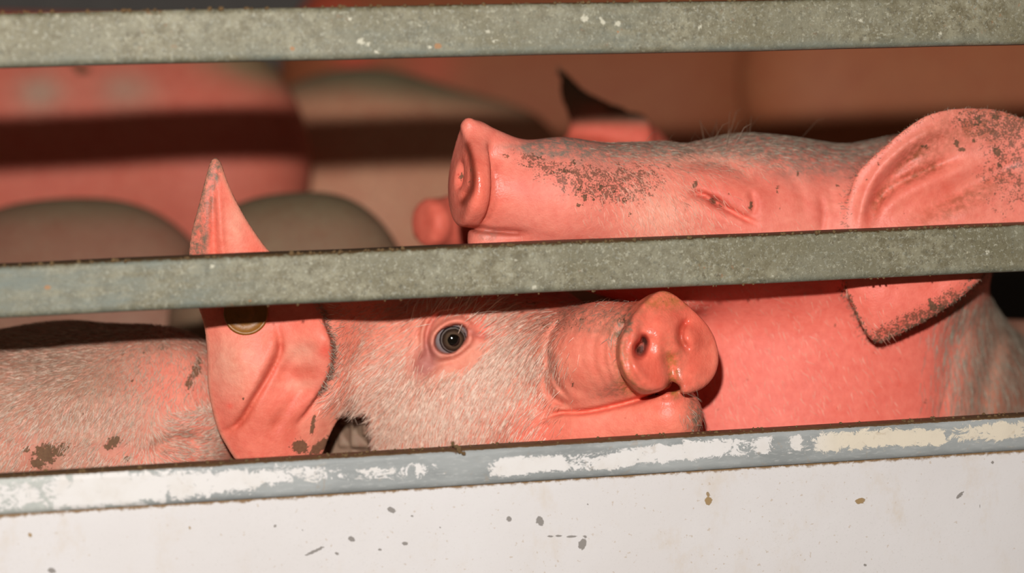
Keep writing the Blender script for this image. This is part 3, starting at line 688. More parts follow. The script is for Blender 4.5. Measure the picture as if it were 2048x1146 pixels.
    A['dirt_shade'] = spots(P, [(625, 850, 5, 24, 8, 1.2), (600, 893, 18, 14, 20, 1.4), (640, 893, 26, 11, -40, 1.3), (1097, 700, 5, 10, 0, .7), (885, 765, 4, 12, 30, .65), (922, 797, 4, 5, 0, .65),
        (1145, 770, 3, 10, 10, .6), (1132, 697, 5, 4, 0, .6), (1060, 605, 24, 6, 5, .6), (1120, 620, 10, 5, 20, .55), (470, 800, 5, 4, 0, .6), (488, 797, 6, 4, 30, .5), (1165, 640, 8, 10, 0, .5),
        (1245, 640, 14, 12, 30, .6), (1012, 636, 5, 3, 0, .7), (1405, 800, 6, 7, 0, .6), (1110, 735, 6, 4, 0, .5), (675, 838, 9, 10, 0, .6), (1085, 720, 8, 20, 0, .42)])
    A['speck'] = np.clip(blob(P, 1100, 640, 110, 40) * .75 + blob(P, 1000, 760, 200, 90) * .30 + blob(P, 1200, 740, 70, 60) * .25 + blob(P, 1355, 755, 30, 30) * .5 + blob(P, 1330, 600, 60, 20) * .5 + blob(P, 1250, 720, 20, 60) * .4, 0, 1)
    A['wet'] = np.clip(plate * 1.0 + .25 * earm - 2 * spots(P, [(1283, 692, 14, 20, 0)]), 0, 1)
    return A
cl = float(cb(1000, 700))
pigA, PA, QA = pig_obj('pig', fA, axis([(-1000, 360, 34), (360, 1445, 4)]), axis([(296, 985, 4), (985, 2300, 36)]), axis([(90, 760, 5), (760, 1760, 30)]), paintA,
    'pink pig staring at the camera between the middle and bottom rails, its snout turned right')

def detect_ns(P, Q):
    v = P[Q]; nn = np.cross(v[:, 2] - v[:, 0], v[:, 3] - v[:, 1]); cen = v.mean(1)
    s = (nn * (cen - cen.mean(0))).sum(); return 1.0 if s > 0 else -1.0
NS = detect_ns(PA, QA)

# eye of pig A
def uv_sphere(c, r, seg=32, ring=20):
    V = []; Fc = []
    for i in range(ring + 1):
        for j in range(seg):
            a = math.pi * i / ring; b = 2 * math.pi * j / seg
            V.append((c[0] + r * math.sin(a) * math.cos(b), c[1] + r * math.sin(a) * math.sin(b), c[2] + r * math.cos(a)))
    for i in range(ring):
        for j in range(seg): Fc.append((i * seg + j, i * seg + (j + 1) % seg, (i + 1) * seg + (j + 1) % seg, (i + 1) * seg + j))
    return V, Fc
def eye_material(cw, look):
    n = N('eye_surface')
    d = n.new('ShaderNodeVectorMath', operation='DISTANCE'); n.put(d.inputs[0], n.co); d.inputs[1].default_value = tuple(look)
    r = n.math('ADD', d.outputs['Value'], n.math('MULTIPLY_ADD', n.noise(300, 2), 0.0012, -0.0006))
    iris = n.mix(n.ramp(r, 0.0050, 0.0085), (0.085, 0.055, 0.034), (0.022, 0.015, 0.010))
    c = n.mix(n.ramp(r, 0.0044, 0.0052), (0.004, 0.003, 0.002), iris)
    c = n.mix(n.ramp(r, 0.0088, 0.0094), c, (0.16, 0.135, 0.12)); c = n.mix(n.ramp(r, 0.0100, 0.0104), c, (0.012, 0.01, 0.01)); c = n.mix(n.ramp(r, 0.0112, 0.0120), c, (0.30, 0.27, 0.27))
    return n.set(Base_Color=c, Roughness=0.06, Specular_IOR_Level=0.6)
cs = front(fA0, *eyeA)
ec = unproj(np.array([903, 677, cs + 40])); er = 0.0135
ld = nrm(CAM + np.array([0.05, 0, 0.0]) - ec)
ld = nrm(ld + RC @ np.array([0.10, -0.10, 0]))
V_, F_ = uv_sphere(ec, er)
V_ = np.array(V_); q = (V_ - ec) @ ld; V_ += ld * np.clip(q - 0.010, 0, 1)[:, None] * 0.25   # cornea bulge
eye = mesh_obj('eye', V_, F_, eye_material(ec, ec + ld * er), pigA)
eye['label'] = 'dark brown glossy eye with a pale rim'

# ear tag on pig A
def torus_disc(c, n, R, r0, h, seg=40):
    n = nrm(n); a = nrm(np.cross(n, (0, 0, 1))); b = np.cross(n, a); prof = [(0, h * .9), (r0 * .5, h), (r0, h * .7), (r0 * 1.15, h * .35), (R * .86, h * .3), (R * .93, h * .6), (R, h * .3), (R, 0), (0, 0)]
    V = []; Fc = []
    for (rr, hh) in prof:
        for j in range(seg):
            t = 2 * math.pi * j / seg; V.append(c + (a * math.cos(t) + b * math.sin(t)) * rr + n * hh)
    m = len(prof)
    for i in range(m - 1):
        for j in range(seg): Fc.append((i * seg + j, i * seg + (j + 1) % seg, (i + 1) * seg + (j + 1) % seg, (i + 1) * seg + j))
    return V, Fc
ce = front(fA, 492, 632)
V_, F_ = torus_disc(unproj(np.array([492, 626, ce - 6])), RC @ np.array([0.05, 0.1, 1]), 0.0165, 0.006, 0.004)
tg = mesh_obj('ear_tag', V_, F_, simple('yellow_tag_plastic', (0.27, 0.105, 0.012), 0.45, 0.25, 300), pigA); tg['label'] = 'round yellow plastic tag in the ear'  # yellow darkened: rail shadow put into the tag's colour

def flowA(P):
    x = P[:, 0]; y = P[:, 1]
    ang = np.interp(x, [650, 750, 850, 950, 1080, 1200], [35, 42, 68, 62, 58, 70]) + np.interp(y, [620, 760, 900], [-18, 0, 14]) * sst(x, 1150, 900)
    a = np.radians(ang + rng.normal(0, 6, len(P))); return np.stack([-np.cos(a), np.sin(a)], 1)
eyedist = lambda P: np.sqrt(((P[:, 0] - 905) / 1.2) ** 2 + (P[:, 1] - 680) ** 2)
inear = lambda P: sst(P[:, 0] - np.interp(P[:, 1], A_rim[:, 1], A_rim[:, 0]), 6, 22) * np.maximum(sst(P[:, 0], 735, 760), sst(P[:, 1], 835, 810))
def densA(P):
    front_ = (P[:, 2] < cb(P[:, 0], P[:, 1]) + 420)
    d = np.clip(blob(P, 870, 800, 190, 140) * 1.2 + blob(P, 1010, 700, 110, 110) + blob(P, 740, 730, 100, 110) * .8 + 0.10, 0, 1.2)
    return d * (1 - .9 * blob(P, 850, 730, 30, 40, 25)) * (1 - .8 * blob(P, 975, 665, 45, 28, -10)) * sst(eyedist(P), 48, 75) * sst(P[:, 0], 1170, 1060) * inear(P) * front_
bristles(PA, QA, densA, flowA, 25, 1.2, 8000, HAIR_PINK, pigA, 0.16, 0.12, seed=2)
bristles(PA, QA, lambda P: densA(P) * np.clip(blob(P, 1010, 700, 90, 110) + blob(P, 840, 830, 130, 110) + blob(P, 750, 870, 60, 60), 0, 1), flowA, 30, 1.2, 5500, HAIR_PALE, pigA, 0.18, 0.12, seed=3)
bristles(PA, QA, densA, flowA, 16, 1.3, 700, HAIR_RUST, pigA, 0.1, 0.12, seed=7)
def flow_rim(P):
    return np.stack([np.ones(len(P)) * .6, np.ones(len(P)) * .5], 1)
bristles(PA, QA, lambda P: np.clip(blob(P, 1388, 840, 14, 40) + blob(P, 1170, 618, 70, 22) * .6 + blob(P, 1235, 655, 20, 34) * .8, 0, 1) * (P[:, 2] < 600), lambda P: np.stack([np.full(len(P), .35), np.full(len(P), .8)], 1), 22, 1.0, 500, HAIR_GREY, pigA, 0.25, 0.35, seed=4)
bristles(PA, QA, lambda P: groove(P, A_rim, 7, 1, False) * (P[:, 1] < 790) * (P[:, 2] < 600), flow_rim, 13, 1.1, 700, HAIR_GREY, pigA, 0.6, 0.5, seed=5)
bristles(PA, QA, lambda P: blob(P, 900, 620, 60, 20) * (P[:, 2] < 600), lambda P: np.stack([np.full(len(P), .7), np.full(len(P), -.7)], 1), 46, 1.2, 120, HAIR_PALE, pigA, 0.7, 0.3, name='eyelashes', seed=6)

# ============================================================ B: bristly pig at lower left
B_legs = legs(None, [p(60, 1130, 640), p(-120, 1130, 480), p(-780, 1120, 700), p(-740, 1120, 500)])
def fB(P):
    d = ell(P, p(195, 880, 545), (285, 224, 235))
    d = smin(d, cone(P, p(60, 910, 570), 232, p(-700, 920, 600), 245), 120)
    d = smin(d, ell(P, p(335, 800, 480), (125, 130, 130)), 90)
    d = smin(d, cone(P, p(260, 930, 480), 165, p(310, 1130, 400), 85), 80)
    d = smin(d, disc(P, p(318, 1175, 385), (0.2, 0.9, -0.3), 78, 72, 20, 12, 0, up=(0, 0, 1)), 16)
    g = groove(P, curve([(300, 900), (345, 880), (400, 885)]), 14, 16) + groove(P, curve([(60, 900), (150, 860), (260, 875)]), 30, 10) + 10 * blob(P, 90, 700, 60, 50) - 10 * blob(P, 200, 790, 90, 40)
    d = d + g * sst(P[:, 2], 640, 560)
    return add_legs(P, d, B_legs)
def paintB(P):
    A = base_attrs(P, (0.50, 0.255, 0.19)); s = A['skin']; n = len(P)
    s[:] = mixc(s, np.tile([0.82, 0.25, 0.19], (n, 1)), np.clip(blob(P, 350, 760, 110, 100) * 1.0 + blob(P, 300, 920, 120, 40) * .8 + blob(P, 40, 900, 70, 60) * .4 + blob(P, 400, 880, 60, 80) * .5, 0, .95))
    A['grime_shade'] = np.clip(blob(P, 330, 690, 70, 18) * .7 + blob(P, 60, 720, 110, 30) * .5 + blob(P, 150, 770, 90, 60) * .3 + blob(P, 300, 890, 60, 14) * .4, 0, 1)
    A['dirt_shade'] = spots(P, [(92, 908, 25, 24, -25, 1.1), (75, 925, 18, 14, 0), (120, 900, 14, 26, 60), (228, 882, 18, 12, -20, 1.05), (218, 893, 10, 8, 0), (52, 898, 9, 7, 0), (392, 740, 12, 22, 15, .95), (380, 765, 10, 20, 10, .9), (398, 722, 8, 10, 0),
        (265, 762, 5, 5, 0, .8), (23, 816, 5, 5, 0, .9), (105, 831, 5, 5, 0, .8), (127, 832, 5, 6, 0, .7), (166, 829, 5, 5, 0, .8), (18, 778, 4, 5, 0, .8), (72, 776, 4, 4, 0, .7), (198, 858, 4, 7, 0, .8), (100, 735, 4, 4, 0, .6),
        (255, 918, 8, 10, 0, .9), (330, 905, 20, 5, -25, .6), (155, 768, 4, 4, 0, .6), (287, 706, 6, 4, 0, .8), (395, 882, 4, 4, 0, .7), (245, 705, 4, 12, 0, .55), (325, 698, 10, 6, 0, .6), (380, 690, 6, 16, 0, .55)])
    A['speck'] = np.clip(blob(P, 150, 850, 260, 120) * .22 + blob(P, 320, 700, 120, 30) * .4, 0, 1)
    return A
pigB, PB, QB = pig_obj('pig', fB, axis([(-1250, -40, 34), (-40, 505, 5)]), axis([(600, 1000, 5), (1000, 2200, 30)]), axis([(200, 660, 6), (660, 1300, 34)]), paintB,
    'pale bristly pig filling the lower left corner, with brown dung patches on its skin')
def flowB(P):
    x = P[:, 0]; y = P[:, 1]
    vx = -(330 - x) * 1.0; vy = (y - 780) * 1.2 + 60
    r1 = np.stack([-(380 - x) / 420 - .05, np.ones(len(x)) * .8 + (y - 800) / 300], 1)
    r1[:, 0] += .22 * np.sin(y / 45 + x / 60)
    t = sst(x, 250, 380)[:, None] * sst(y, 780, 850)[:, None]
    return r1 * (1 - t) + t * np.stack([np.full(len(x), .9), -.25 + (y - 860) / 160], 1)
vis = lambda P: (P[:, 0] > -60) * (P[:, 0] < 440) * (P[:, 1] > 620) * (P[:, 1] < 990) * (P[:, 2] < 620)
nodung = lambda P: 1 - np.clip(spots(P, [(95, 910, 34, 34, 0), (228, 886, 22, 18, 0)]) * 2.2, 0, 1)
dB = lambda P: vis(P) * (1 - .75 * blob(P, 360, 755, 60, 90)) * nodung(P)
bristles(PB, QB, dB, flowB, 21, 1.2, 11000, HAIR_B, pigB, 0.2, 0.22, seed=11)
bristles(PB, QB, dB, flowB, 20, 1.2, 5000, HAIR_PINK, pigB, 0.2, 0.25, seed=12)

# ============================================================ C: big pig with raised head on the right
C_ear = curve([(1705, 500), (1695, 420), (1712, 350), (1760, 300), (1810, 258), (1860, 228), (1920, 216), (1985, 218), (2045, 236), (2120, 280), (2160, 350), (2130, 440), (2040, 500),
               (1975, 548), (1925, 594), (1870, 632), (1810, 664), (1760, 684), (1737, 676), (1716, 640), (1700, 605), (1686, 570), (1690, 530), (1705, 500)], 4)[:-1]
C_h = TPS([(x, y, float(cb(x, y)) + o) for x, y, o in [(1700, 500, 92), (1695, 400, 100), (1760, 305, 78), (1860, 232, 60), (1980, 222, 55), (2100, 290, 45), (2140, 400, 40), (1800, 380, 92), (1900, 320, 84), (2000, 330, 60),
    (1850, 430, 60), (2000, 450, 34), (1780, 500, 60), (1900, 540, 36), (1960, 550, 28), (1700, 590, 88), (1760, 680, 78), (1850, 640, 52), (1790, 600, 48), (1740, 540, 66)]])
C_legs = legs(None, [p(1600, 1250, 620), p(1850, 1250, 560), p(2600, 1200, 850), p(2750, 1200, 1120)])
def fC0(P):
    d = cone(P, p(988, 374, 192), 86, p(1120, 388, 190), 102)
    d = smin(d, cone(P, p(1120, 388, 190), 102, p(1300, 415, 235), 132), 50)
    d = smin(d, ell(P, p(1490, 435, 275), (240, 152, 170)), 70)
    d = smin(d, cone(P, p(972, 488, 190), 36, p(1350, 540, 240), 90), 50)
    d = smin(d, cone(P, p(1500, 450, 300), 160, p(1800, 480, 330), 190), 80)
    d = smin(d, ell(P, p(1610, 850, 520), (445, 450, 355)), 120)
    d = smin(d, ell(P, p(1900, 380, 350), (170, 100, 200)), 100)
    d = smin(d, cone(P, p(1750, 960, 700), 330, p(2700, 1010, 950), 350), 150)
    n = np.array([-.965, -.04, -.26])
    pl = disc(P, p(940, 350, 160), n, 92, 105, 21, 12, 0.18, tri=0.45)
    d = smin(d, pl, 22)
    d = smax(d, -ell(P, p(917, 350, 150), (17, 27, 15), rot(6)), 8)
    d = smin(d, cone(P, p(938, 248, 150), 13, p(1060, 345, 180), 54), 24)   # the upturned tip of the plate
    return d
def reliefC(P):
    fr = sst(P[:, 2], 1000, 900)
    g = groove(P, curve([(934, 292), (944, 335), (942, 375), (924, 402)]), 8, 9) - 7 * groove(P, curve([(940, 300), (958, 350), (960, 400), (942, 436)]), 14, 1)
    g += groove(P, curve([(985, 340), (992, 365), (990, 390), (975, 430), (952, 448)]), 7, 3.5)
    g += groove(P, curve([(930, 455), (990, 462), (1060, 466)]), 6, 9)
    # sunken closed eye with swollen lids
    g -= 16 * blob(P, 1462, 385, 62, 34, 25) + 10 * blob(P, 1425, 430, 70, 26, 22)
    g += groove(P, curve([(1372, 390), (1400, 388), (1425, 400), (1455, 418), (1490, 436), (1515, 448)]), 6, 20) + groove(P, curve([(1500, 380), (1510, 410), (1502, 432)]), 7, 9)
    g += groove(P, curve([(1345, 402), (1375, 395)]), 6, 6) + 18 * blob(P, 1432, 405, 14, 8, 35)
    g += groove(P, curve([(1330, 330), (1400, 322), (1470, 335), (1530, 375)]), 14, 6) + groove(P, curve([(1560, 330), (1600, 380), (1610, 440)]), 12, 4)
    g += groove(P, curve([(1640, 390), (1648, 430), (1640, 470)]), 8, 7) + groove(P, curve([(1662, 380), (1668, 430)]), 7, 5)
    # neck folds
    g += groove(P, curve([(1925, 640), (1900, 720), (1885, 800), (1870, 880)]), 22, 7) + groove(P, curve([(2000, 650), (1975, 760), (1960, 860)]), 20, 8) + 8 * blob(P, 1960, 780, 30, 80, 10)
    return g * fr
def foldC(P):
    gg = -groove(P, curve([(1715, 470), (1728, 400), (1765, 335), (1830, 280), (1900, 250)]), 12, 12) + groove(P, curve([(1735, 470), (1752, 400), (1790, 345), (1850, 300)]), 11, 12)
    gg += groove(P, curve([(1740, 420), (1790, 372), (1850, 342), (1905, 318)]), 9, 14) - groove(P, curve([(1760, 430), (1810, 388), (1880, 356), (1960, 325)]), 17, 14)
    gg += groove(P, curve([(1820, 440), (1900, 390), (1980, 350), (2040, 320)]), 16, 10) - groove(P, curve([(1900, 440), (1990, 400), (2060, 360)]), 18, 8)
    gg += groove(P, curve([(1770, 570), (1830, 580), (1900, 560)]), 25, 6)
    return gg
def fC(P):
    d = detail(P, fC0(P), reliefC)
    # the ear's root swells out of the head
    d = smin(d, ell(P, p(1725, 470, 190), (75, 110, 110)), 70)
    d = add_ear(P, d, C_ear, C_h, 12, foldC, 16)
    return add_legs(P, d, C_legs, 80)
def paintC(P):
    A = base_attrs(P, (0.84, 0.245, 0.195)); s = A['skin']; n = len(P)
    s[:] = mixc(s, np.tile([0.84, 0.175, 0.125], (n, 1)), np.clip(blob(P, 950, 370, 60, 110) * .9 + blob(P, 1470, 390, 110, 60) * .5 + blob(P, 1850, 390, 110, 70) * .5, 0, 1))
    s[:] = mixc(s, np.tile([0.30, 0.05, 0.03], (n, 1)), np.clip(groove(P, curve([(936, 290), (947, 335), (945, 375), (926, 405)]), 8, 1.0, False) + groove(P, curve([(990, 320), (994, 380), (980, 430), (955, 452)]), 5, .35) + groove(P, curve([(925, 460), (990, 466), (1060, 470)]), 7, .8), 0, 1))  # shade in the nostril, plate and mouth creases painted dark red
    s[:] = mixc(s, np.tile([0.84, 0.36, 0.28], (n, 1)), np.clip(blob(P, 1320, 430, 70, 60) + blob(P, 1400, 310, 110, 22) * .8, 0, 1) * .8)
    s[:] = mixc(s, np.tile([0.86, 0.185, 0.145], (n, 1)), sst(P[:, 1], 520, 580) * .9)
    s[:] = mixc(s, np.tile([0.66, 0.12, 0.09], (n, 1)), np.clip(blob(P, 1530, 400, 26, 40) * .6 + blob(P, 1440, 395, 60, 16, 20) * .6 + blob(P, 1640, 420, 14, 50) * .5 + blob(P, 1050, 380, 60, 30, 30) * .35 + blob(P, 1740, 440, 20, 60, 20) * .5, 0, 1))
    e = polysd(P, C_ear)
    s[:] = mixc(s, np.tile([0.62, 0.34, 0.25], (n, 1)), sst(P[:, 0], 1840, 2010) * sst(P[:, 1], 560, 640) * sst(e, -2, 6) * .8)
    s[:] = mixc(s, np.tile([0.62, 0.16, 0.09], (n, 1)), blob(P, 2010, 810, 45, 60, 20) * .7)
    top = (1 - sst(P[:, 1], 300, 330)) * sst(P[:, 0], 1030, 1090) * sst(e, -3, 6) + blob(P, 1640, 335, 140, 24) * .7 * sst(e, -3, 6) + blob(P, 1060, 296, 60, 10) * .8
    A['grime_shade'] = np.clip(top * 1.1 + blob(P, 1180, 330, 90, 22, 5) * .45 + (e > -2) * blob(P, 1990, 700, 90, 160, -20) * .45 + blob(P, 975, 470, 30, 14) * .6, 0, 1)
    A['grime_shade_col'][:] = (0.235, 0.195, 0.150)
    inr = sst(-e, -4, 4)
    A['grime_shade'] = np.clip(A['grime_shade'] + inr * (np.exp(-(e / 16) ** 2) * .55 * sst(P[:, 0] + P[:, 1] * .4, 1960, 2080) + blob(P, 1840, 305, 50, 30, -35) * .75 + groove(P, curve([(1740, 420), (1790, 372), (1850, 342), (1905, 318)]), 11, .8) + groove(P, curve([(1745, 470), (1755, 400), (1795, 340), (1850, 296)]), 8, .5) + blob(P, 1930, 400, 120, 24, -28) * .7 + blob(P, 1940, 260, 70, 40) * .6 + blob(P, 1990, 260, 60, 30) * .4), 0, 1)  # brown shading in the ear folds painted in together with grime
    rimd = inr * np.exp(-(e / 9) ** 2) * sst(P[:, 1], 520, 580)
    A['grime_shade_col'] = mixc(A['grime_shade_col'], np.tile([0.27, 0.085, 0.035], (n, 1)), np.clip(inr * (1 - rimd), 0, 1)); A['grime_shade_col'] = mixc(A['grime_shade_col'], np.tile([0.10, 0.05, 0.025], (n, 1)), rimd)
    A['dirt_shade'] = np.maximum(spots(P, [(923, 352, 5, 16, 4, .8), (940, 352, 2.5, 30, 4, .5), (1995, 305, 9, 16, -15), (1999, 330, 6, 8, 0, .8), (1912, 285, 5, 15, -15, .9), (1925, 299, 12, 5, 20, .8), (1950, 282, 6, 7, 0, .8), (1955, 240, 10, 22, 0, .75), (1915, 235, 12, 16, 0, .6), (1992, 235, 8, 7, 0, .9),  # leading pair of spots paints the shade of the nostril hollow
        (1757, 326, 4, 4, 0, .8), (1732, 358, 4, 4, 0, .9), (1850, 294, 12, 7, 0, .7), (1390, 369, 6, 9, 35), (1502, 412, 4, 13, 0), (1458, 387, 5, 4, 0, .7), (1425, 402, 9, 8, 35, .9), (1440, 412, 14, 4, 35, .7), (1310, 350, 7, 5, 0, .8), (1338, 332, 6, 5, 0, .6),
        (1595, 346, 4, 12, 0, .7), (1555, 378, 5, 10, 0, .65), (1560, 411, 7, 5, 0, .6), (1676, 372, 5, 6, 0, .8), (1865, 610, 9, 16, -25, 1), (1880, 615, 9, 9, 0, .9), (1797, 652, 4, 7, 0, .8), (1671, 651, 6, 6, 0, .6), (1850, 803, 7, 6, 0, .7), (1858, 688, 4, 4, 0, .55),
        (1935, 563, 16, 6, -30, .7), (1437, 820, 9, 7, 0, .5), (1200, 420, 4, 4, 0, .6), (1160, 378, 8, 8, 0, .9), (1168, 395, 7, 9, 0, .9), (1128, 390, 5, 5, 0, .7), (1187, 398, 5, 7, 0, .8), (1158, 411, 9, 5, 0, .7), (1105, 345, 5, 4, 0, .9),
        (1132, 342, 14, 8, 10, .8), (1150, 325, 16, 6, 0, .7), (1200, 375, 16, 9, 0, .75), (1225, 385, 12, 7, 0, .65), (1250, 400, 14, 8, -20, .65), (1260, 428, 7, 8, 0, .6), (1012, 312, 10, 5, 20, .7), (1050, 332, 8, 4, 20, .6), (1080, 315, 10, 4, 0, .6)]), rimd * .8)
    A['speck'] = np.clip(blob(P, 1190, 368, 125, 50, 10) * 1.15 + blob(P, 1290, 350, 70, 40) * .6 + blob(P, 1060, 320, 60, 24, 15) * .7 + inr * (blob(P, 2020, 330, 90, 130) * .95 + blob(P, 1960, 240, 110, 30) * .8 + blob(P, 1800, 650, 110, 26, -22) * .95 + blob(P, 1900, 600, 60, 30, -30) * .9)
        + blob(P, 1560, 390, 120, 60) * .25 + blob(P, 1700, 700, 400, 150) * .12, 0, 1)
    A['wet'] = np.clip(blob(P, 950, 370, 60, 110), 0, 1) * .9 + .25 * inr + .15
    return A
pigC, PC, QC = pig_obj('pig', fC, axis([(880, 2056, 4.6), (2056, 2190, 6.7), (2190, 3150, 34)]), axis([(196, 900, 4.6), (900, 2300, 36)]), axis([(170, 860, 6), (860, 1900, 36)]), paintC,
    'large salmon pink pig on the right with raised head, closed eye and big mud-speckled ear', margin=36)
nearC = lambda P: (P[:, 2] < 1000)
bristles(PC, QC, lambda P: nearC(P) * (sst(P[:, 0], 1820, 1960) * sst(P[:, 1], 560, 620) * (P[:, 0] < 2070) * (P[:, 1] < 900) * sst(polysd(P, C_ear), 0, 8)), lambda P: np.stack([np.full(len(P), -.15) - (P[:, 1] - 700) / 900, np.ones(len(P))], 1), 38, 1.2, 3600, HAIR_GREY, pigC, 0.12, 0.16, seed=21)
bristles(PC, QC, lambda P: nearC(P) * sst(P[:, 0], 1150, 1280) * (P[:, 0] < 1760) * sst(P[:, 1], 345, 300) * sst(polysd(P, C_ear), 0, 8), lambda P: np.stack([np.ones(len(P)), np.full(len(P), .12)], 1), 20, 1.1, 5000, HAIR_GREY, pigC, 0.08, 0.25, seed=22)
bristles(PC, QC, lambda P: nearC(P) * np.clip(blob(P, 1330, 420, 90, 70) + blob(P, 1420, 320, 130, 25) + .12 * blob(P, 1550, 720, 300, 180), 0, 1) * (P[:, 0] < 1800), lambda P: np.stack([np.full(len(P), .45), np.ones(len(P))], 1), 22, 1.0, 3500, HAIR_PINK, pigC, 0.15, 0.25, seed=23)
bristles(PC, QC, lambda P: nearC(P) * (P[:, 1] < 300) * blob(P, 1440, 285, 90, 20), lambda P: np.stack([np.full(len(P), .25), np.full(len(P), -1.0)], 1), 55, 0.9, 28, HAIR_DARK, pigC, 0.9, 0.3, name='long_bristles', seed=24)
bristles(PC, QC, lambda P: nearC(P) * np.exp(-(polysd(P, C_ear) / 8) ** 2) * (P[:, 0] < 2060), lambda P: np.stack([(P[:, 0] - 1880), (P[:, 1] - 430)], 1), 7, 1.0, 1800, HAIR_DARK, pigC, 0.4, 0.5, seed=25)

# ============================================================ pigs further back (out of focus)
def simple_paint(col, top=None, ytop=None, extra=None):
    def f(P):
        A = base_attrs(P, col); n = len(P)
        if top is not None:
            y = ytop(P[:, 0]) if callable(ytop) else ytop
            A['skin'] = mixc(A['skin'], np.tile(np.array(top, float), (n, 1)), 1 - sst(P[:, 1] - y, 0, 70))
        A['grime_shade'] = np.full(n, .25)
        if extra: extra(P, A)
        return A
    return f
def trunk(parts, L, blend=90, extra=None, r=50):
    def f(P):
        d = None
        for q in parts:
            e = ell(P, *q[1:]) if q[0] == 'e' else cone(P, *q[1:])
            d = e if d is None else smin(d, e, blend)
        if extra: d = extra(P, d)
        return add_legs(P, d, L, r)
    return f
def grid(x0, x1, y0, z0, z1, st=13): return axis([(x0, x1, st)]), axis([(y0, 1000, st), (1000, 1900, 32)]), axis([(z0, z1, 16)])
def cD(D): return (D - 1.38) / K
def tail(P, d, a, b, c_, r=13): 
    d = smin(d, cone(P, a, r, b, r * .8), 14); return smin(d, cone(P, b, r * .8, c_, r * .5), 6)

# E: grey-brown back behind the bristly pig
fE = trunk([('e', pD(95, 700, 2.03), (300, 300, 240)), ('e', pD(240, 715, 2.03), (228, 300, 225)), ('c', pD(150, 720, 2.03), 220, pD(-400, 730, 2.03), 225)], legs(None, [pD(250, 850, 1.98), pD(60, 880, 2.06), pD(-420, 850, 1.98), pD(-380, 850, 2.07)]))
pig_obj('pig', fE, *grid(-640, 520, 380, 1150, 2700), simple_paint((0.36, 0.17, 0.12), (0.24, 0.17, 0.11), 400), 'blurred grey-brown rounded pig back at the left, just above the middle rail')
# F: second grey-brown back beside the upright ear
fF = trunk([('e', pD(530, 665, 1.93), (195, 268, 225)), ('e', pD(655, 660, 1.93), (180, 270, 225)), ('c', pD(585, 700, 1.93), 180, pD(620, 720, 1.94), 180)], legs(None, [pD(500, 850, 1.90), pD(680, 850, 1.90), pD(680, 850, 1.96), pD(500, 850, 1.96)]))
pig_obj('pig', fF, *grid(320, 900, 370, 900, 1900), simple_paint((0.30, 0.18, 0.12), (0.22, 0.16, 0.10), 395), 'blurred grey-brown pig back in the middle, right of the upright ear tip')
# G: pink pig standing behind at the left
def exG(P, A):
    A['dirt_shade'] = spots(P, [(165, 140, 16, 10, 0, 1.2), (160, 135, 20, 8, 10, 1.1)])
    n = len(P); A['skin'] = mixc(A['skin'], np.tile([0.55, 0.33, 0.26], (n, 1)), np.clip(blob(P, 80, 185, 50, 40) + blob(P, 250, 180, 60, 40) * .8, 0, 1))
    A['skin'] = mixc(A['skin'], np.tile([0.36, 0.25, 0.15], (n, 1)), np.clip(blob(P, 520, 120, 130, 50, 12) * 1.2, 0, 1)); A['grime_shade'] *= .4
fG = trunk([('c', pD(-700, 290, 2.27), 290, pD(300, 300, 2.27), 270), ('e', pD(390, 330, 2.27), (225, 240, 300)), ('c', pD(-750, 300, 2.25), 220, pD(-1050, 350, 2.25), 150)], legs(None, [pD(430, 500, 2.21), pD(300, 500, 2.36), pD(-600, 500, 2.21), pD(-700, 500, 2.36)]),
    extra=lambda P, d: d + 22 * np.exp(-((P[:, 1] - (380 + (P[:, 0] - 250) * .05)) / 60) ** 2) * 0)
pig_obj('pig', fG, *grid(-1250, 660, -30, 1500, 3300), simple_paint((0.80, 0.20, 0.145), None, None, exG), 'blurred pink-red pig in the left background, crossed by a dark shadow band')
# H: brownish pig whose olive back slopes down to the right
fH = trunk([('e', pD(720, 430, 2.48), (310, 290, 330)), ('c', pD(760, 440, 2.48), 255, pD(960, 450, 2.48), 225), ('c', pD(960, 450, 2.48), 225, pD(1090, 520, 2.48), 150)], legs(None, [pD(600, 600, 2.42), pD(650, 600, 2.55), pD(980, 600, 2.42), pD(1000, 600, 2.52)]))
pig_obj('pig', fH, *grid(390, 1280, 110, 1900, 3900), simple_paint((0.80, 0.37, 0.24), (0.30, 0.24, 0.15), lambda x: 150 + np.clip(x - 700, 0, 500) * .1), 'blurred brownish pig in the centre background whose olive-brown back slopes down rightwards')
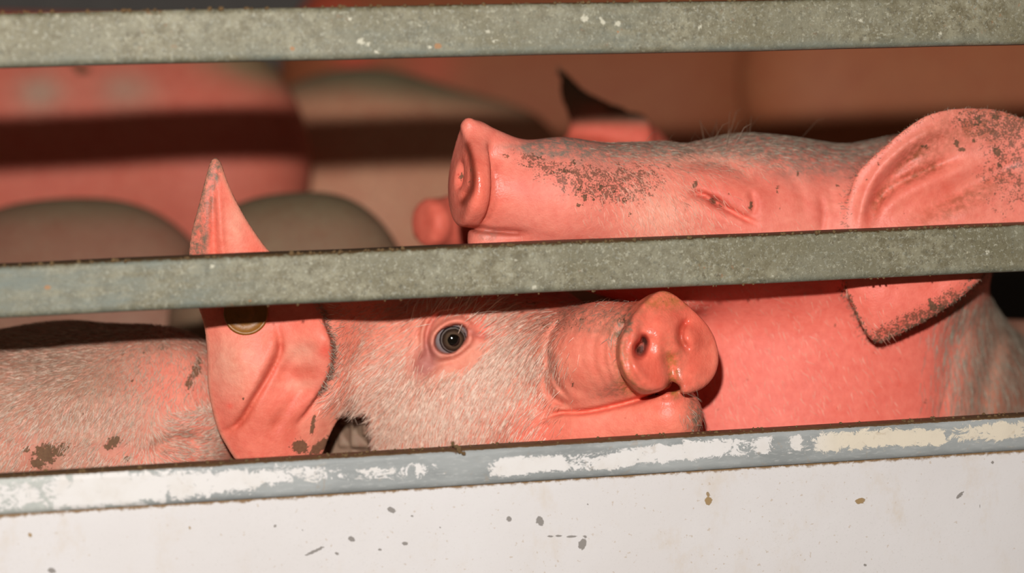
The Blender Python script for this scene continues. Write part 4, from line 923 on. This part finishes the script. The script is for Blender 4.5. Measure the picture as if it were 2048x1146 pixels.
# I: far pigs along the back
fI = trunk([('c', pD(830, 170, 3.0), 275, pD(1330, 165, 3.0), 265)], legs(None, [pD(700, 400, 2.93), pD(760, 400, 3.08), pD(1350, 400, 2.93), pD(1380, 400, 3.08)]))
def exI(P, A): A['skin'] = mixc(A['skin'], np.tile([0.85, 0.14, 0.08], (len(P), 1)), np.clip(blob(P, 640, 20, 70, 60) + blob(P, 710, 130, 40, 40) + blob(P, 860, 130, 60, 50) * .6, 0, 1)); A['grime_shade'][:] = .1
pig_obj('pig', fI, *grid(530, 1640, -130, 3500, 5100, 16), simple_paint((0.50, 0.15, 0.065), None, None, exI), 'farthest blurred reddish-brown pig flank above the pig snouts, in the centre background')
fI2 = trunk([('c', pD(1730, 165, 2.80), 255, pD(2450, 155, 2.80), 255)], legs(None, [pD(1650, 400, 2.72), pD(1700, 400, 2.88), pD(2450, 400, 2.72), pD(2500, 400, 2.88)]))
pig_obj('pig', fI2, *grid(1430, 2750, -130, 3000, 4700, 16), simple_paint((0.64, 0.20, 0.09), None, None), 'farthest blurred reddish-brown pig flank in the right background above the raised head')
# K: pig whose snout shows left of the raised snout and whose ear points up behind it
K_ear = curve([(1112, 128), (1140, 150), (1180, 186), (1240, 214), (1300, 240), (1290, 300), (1160, 310), (1138, 240), (1122, 190), (1112, 128)], 4)[:-1]
K_h = TPS([(x, y, cD(D)) for x, y, D in [(1118, 135, 1.93), (1180, 200, 1.90), (1290, 240, 1.91), (1150, 260, 1.92), (1250, 290, 1.92)]])
fK = trunk([('c', pD(880, 446, 1.76), 50, pD(1000, 442, 1.80), 78), ('c', pD(1000, 442, 1.80), 78, pD(1200, 400, 1.93), 142), ('e', pD(1245, 380, 1.97), (120, 150, 150)), ('c', pD(1260, 440, 2.0), 130, pD(1420, 560, 2.15), 210)],
    legs(None, [pD(1330, 800, 2.05), pD(1480, 800, 2.05), pD(1400, 800, 2.3), pD(1520, 800, 2.3)]), 60,
    extra=lambda P, d: smin(smin(d, disc(P, pD(862, 446, 1.75), (-.85, 0, -.5), 56, 52, 20, 12), 14) + 0, np.maximum(np.abs(P[:, 2] - K_h(P)) - 16, polysd(P, K_ear)), 24))
def exK(P, A): A['skin'] = mixc(A['skin'], np.tile([0.20, 0.12, 0.08], (len(P), 1)), sst(-polysd(P, K_ear), -16, 0) * sst(P[:, 1], 268, 232)); A['grime_shade'][:] = .08  # ear skin painted dark to carry the top rail's shadow
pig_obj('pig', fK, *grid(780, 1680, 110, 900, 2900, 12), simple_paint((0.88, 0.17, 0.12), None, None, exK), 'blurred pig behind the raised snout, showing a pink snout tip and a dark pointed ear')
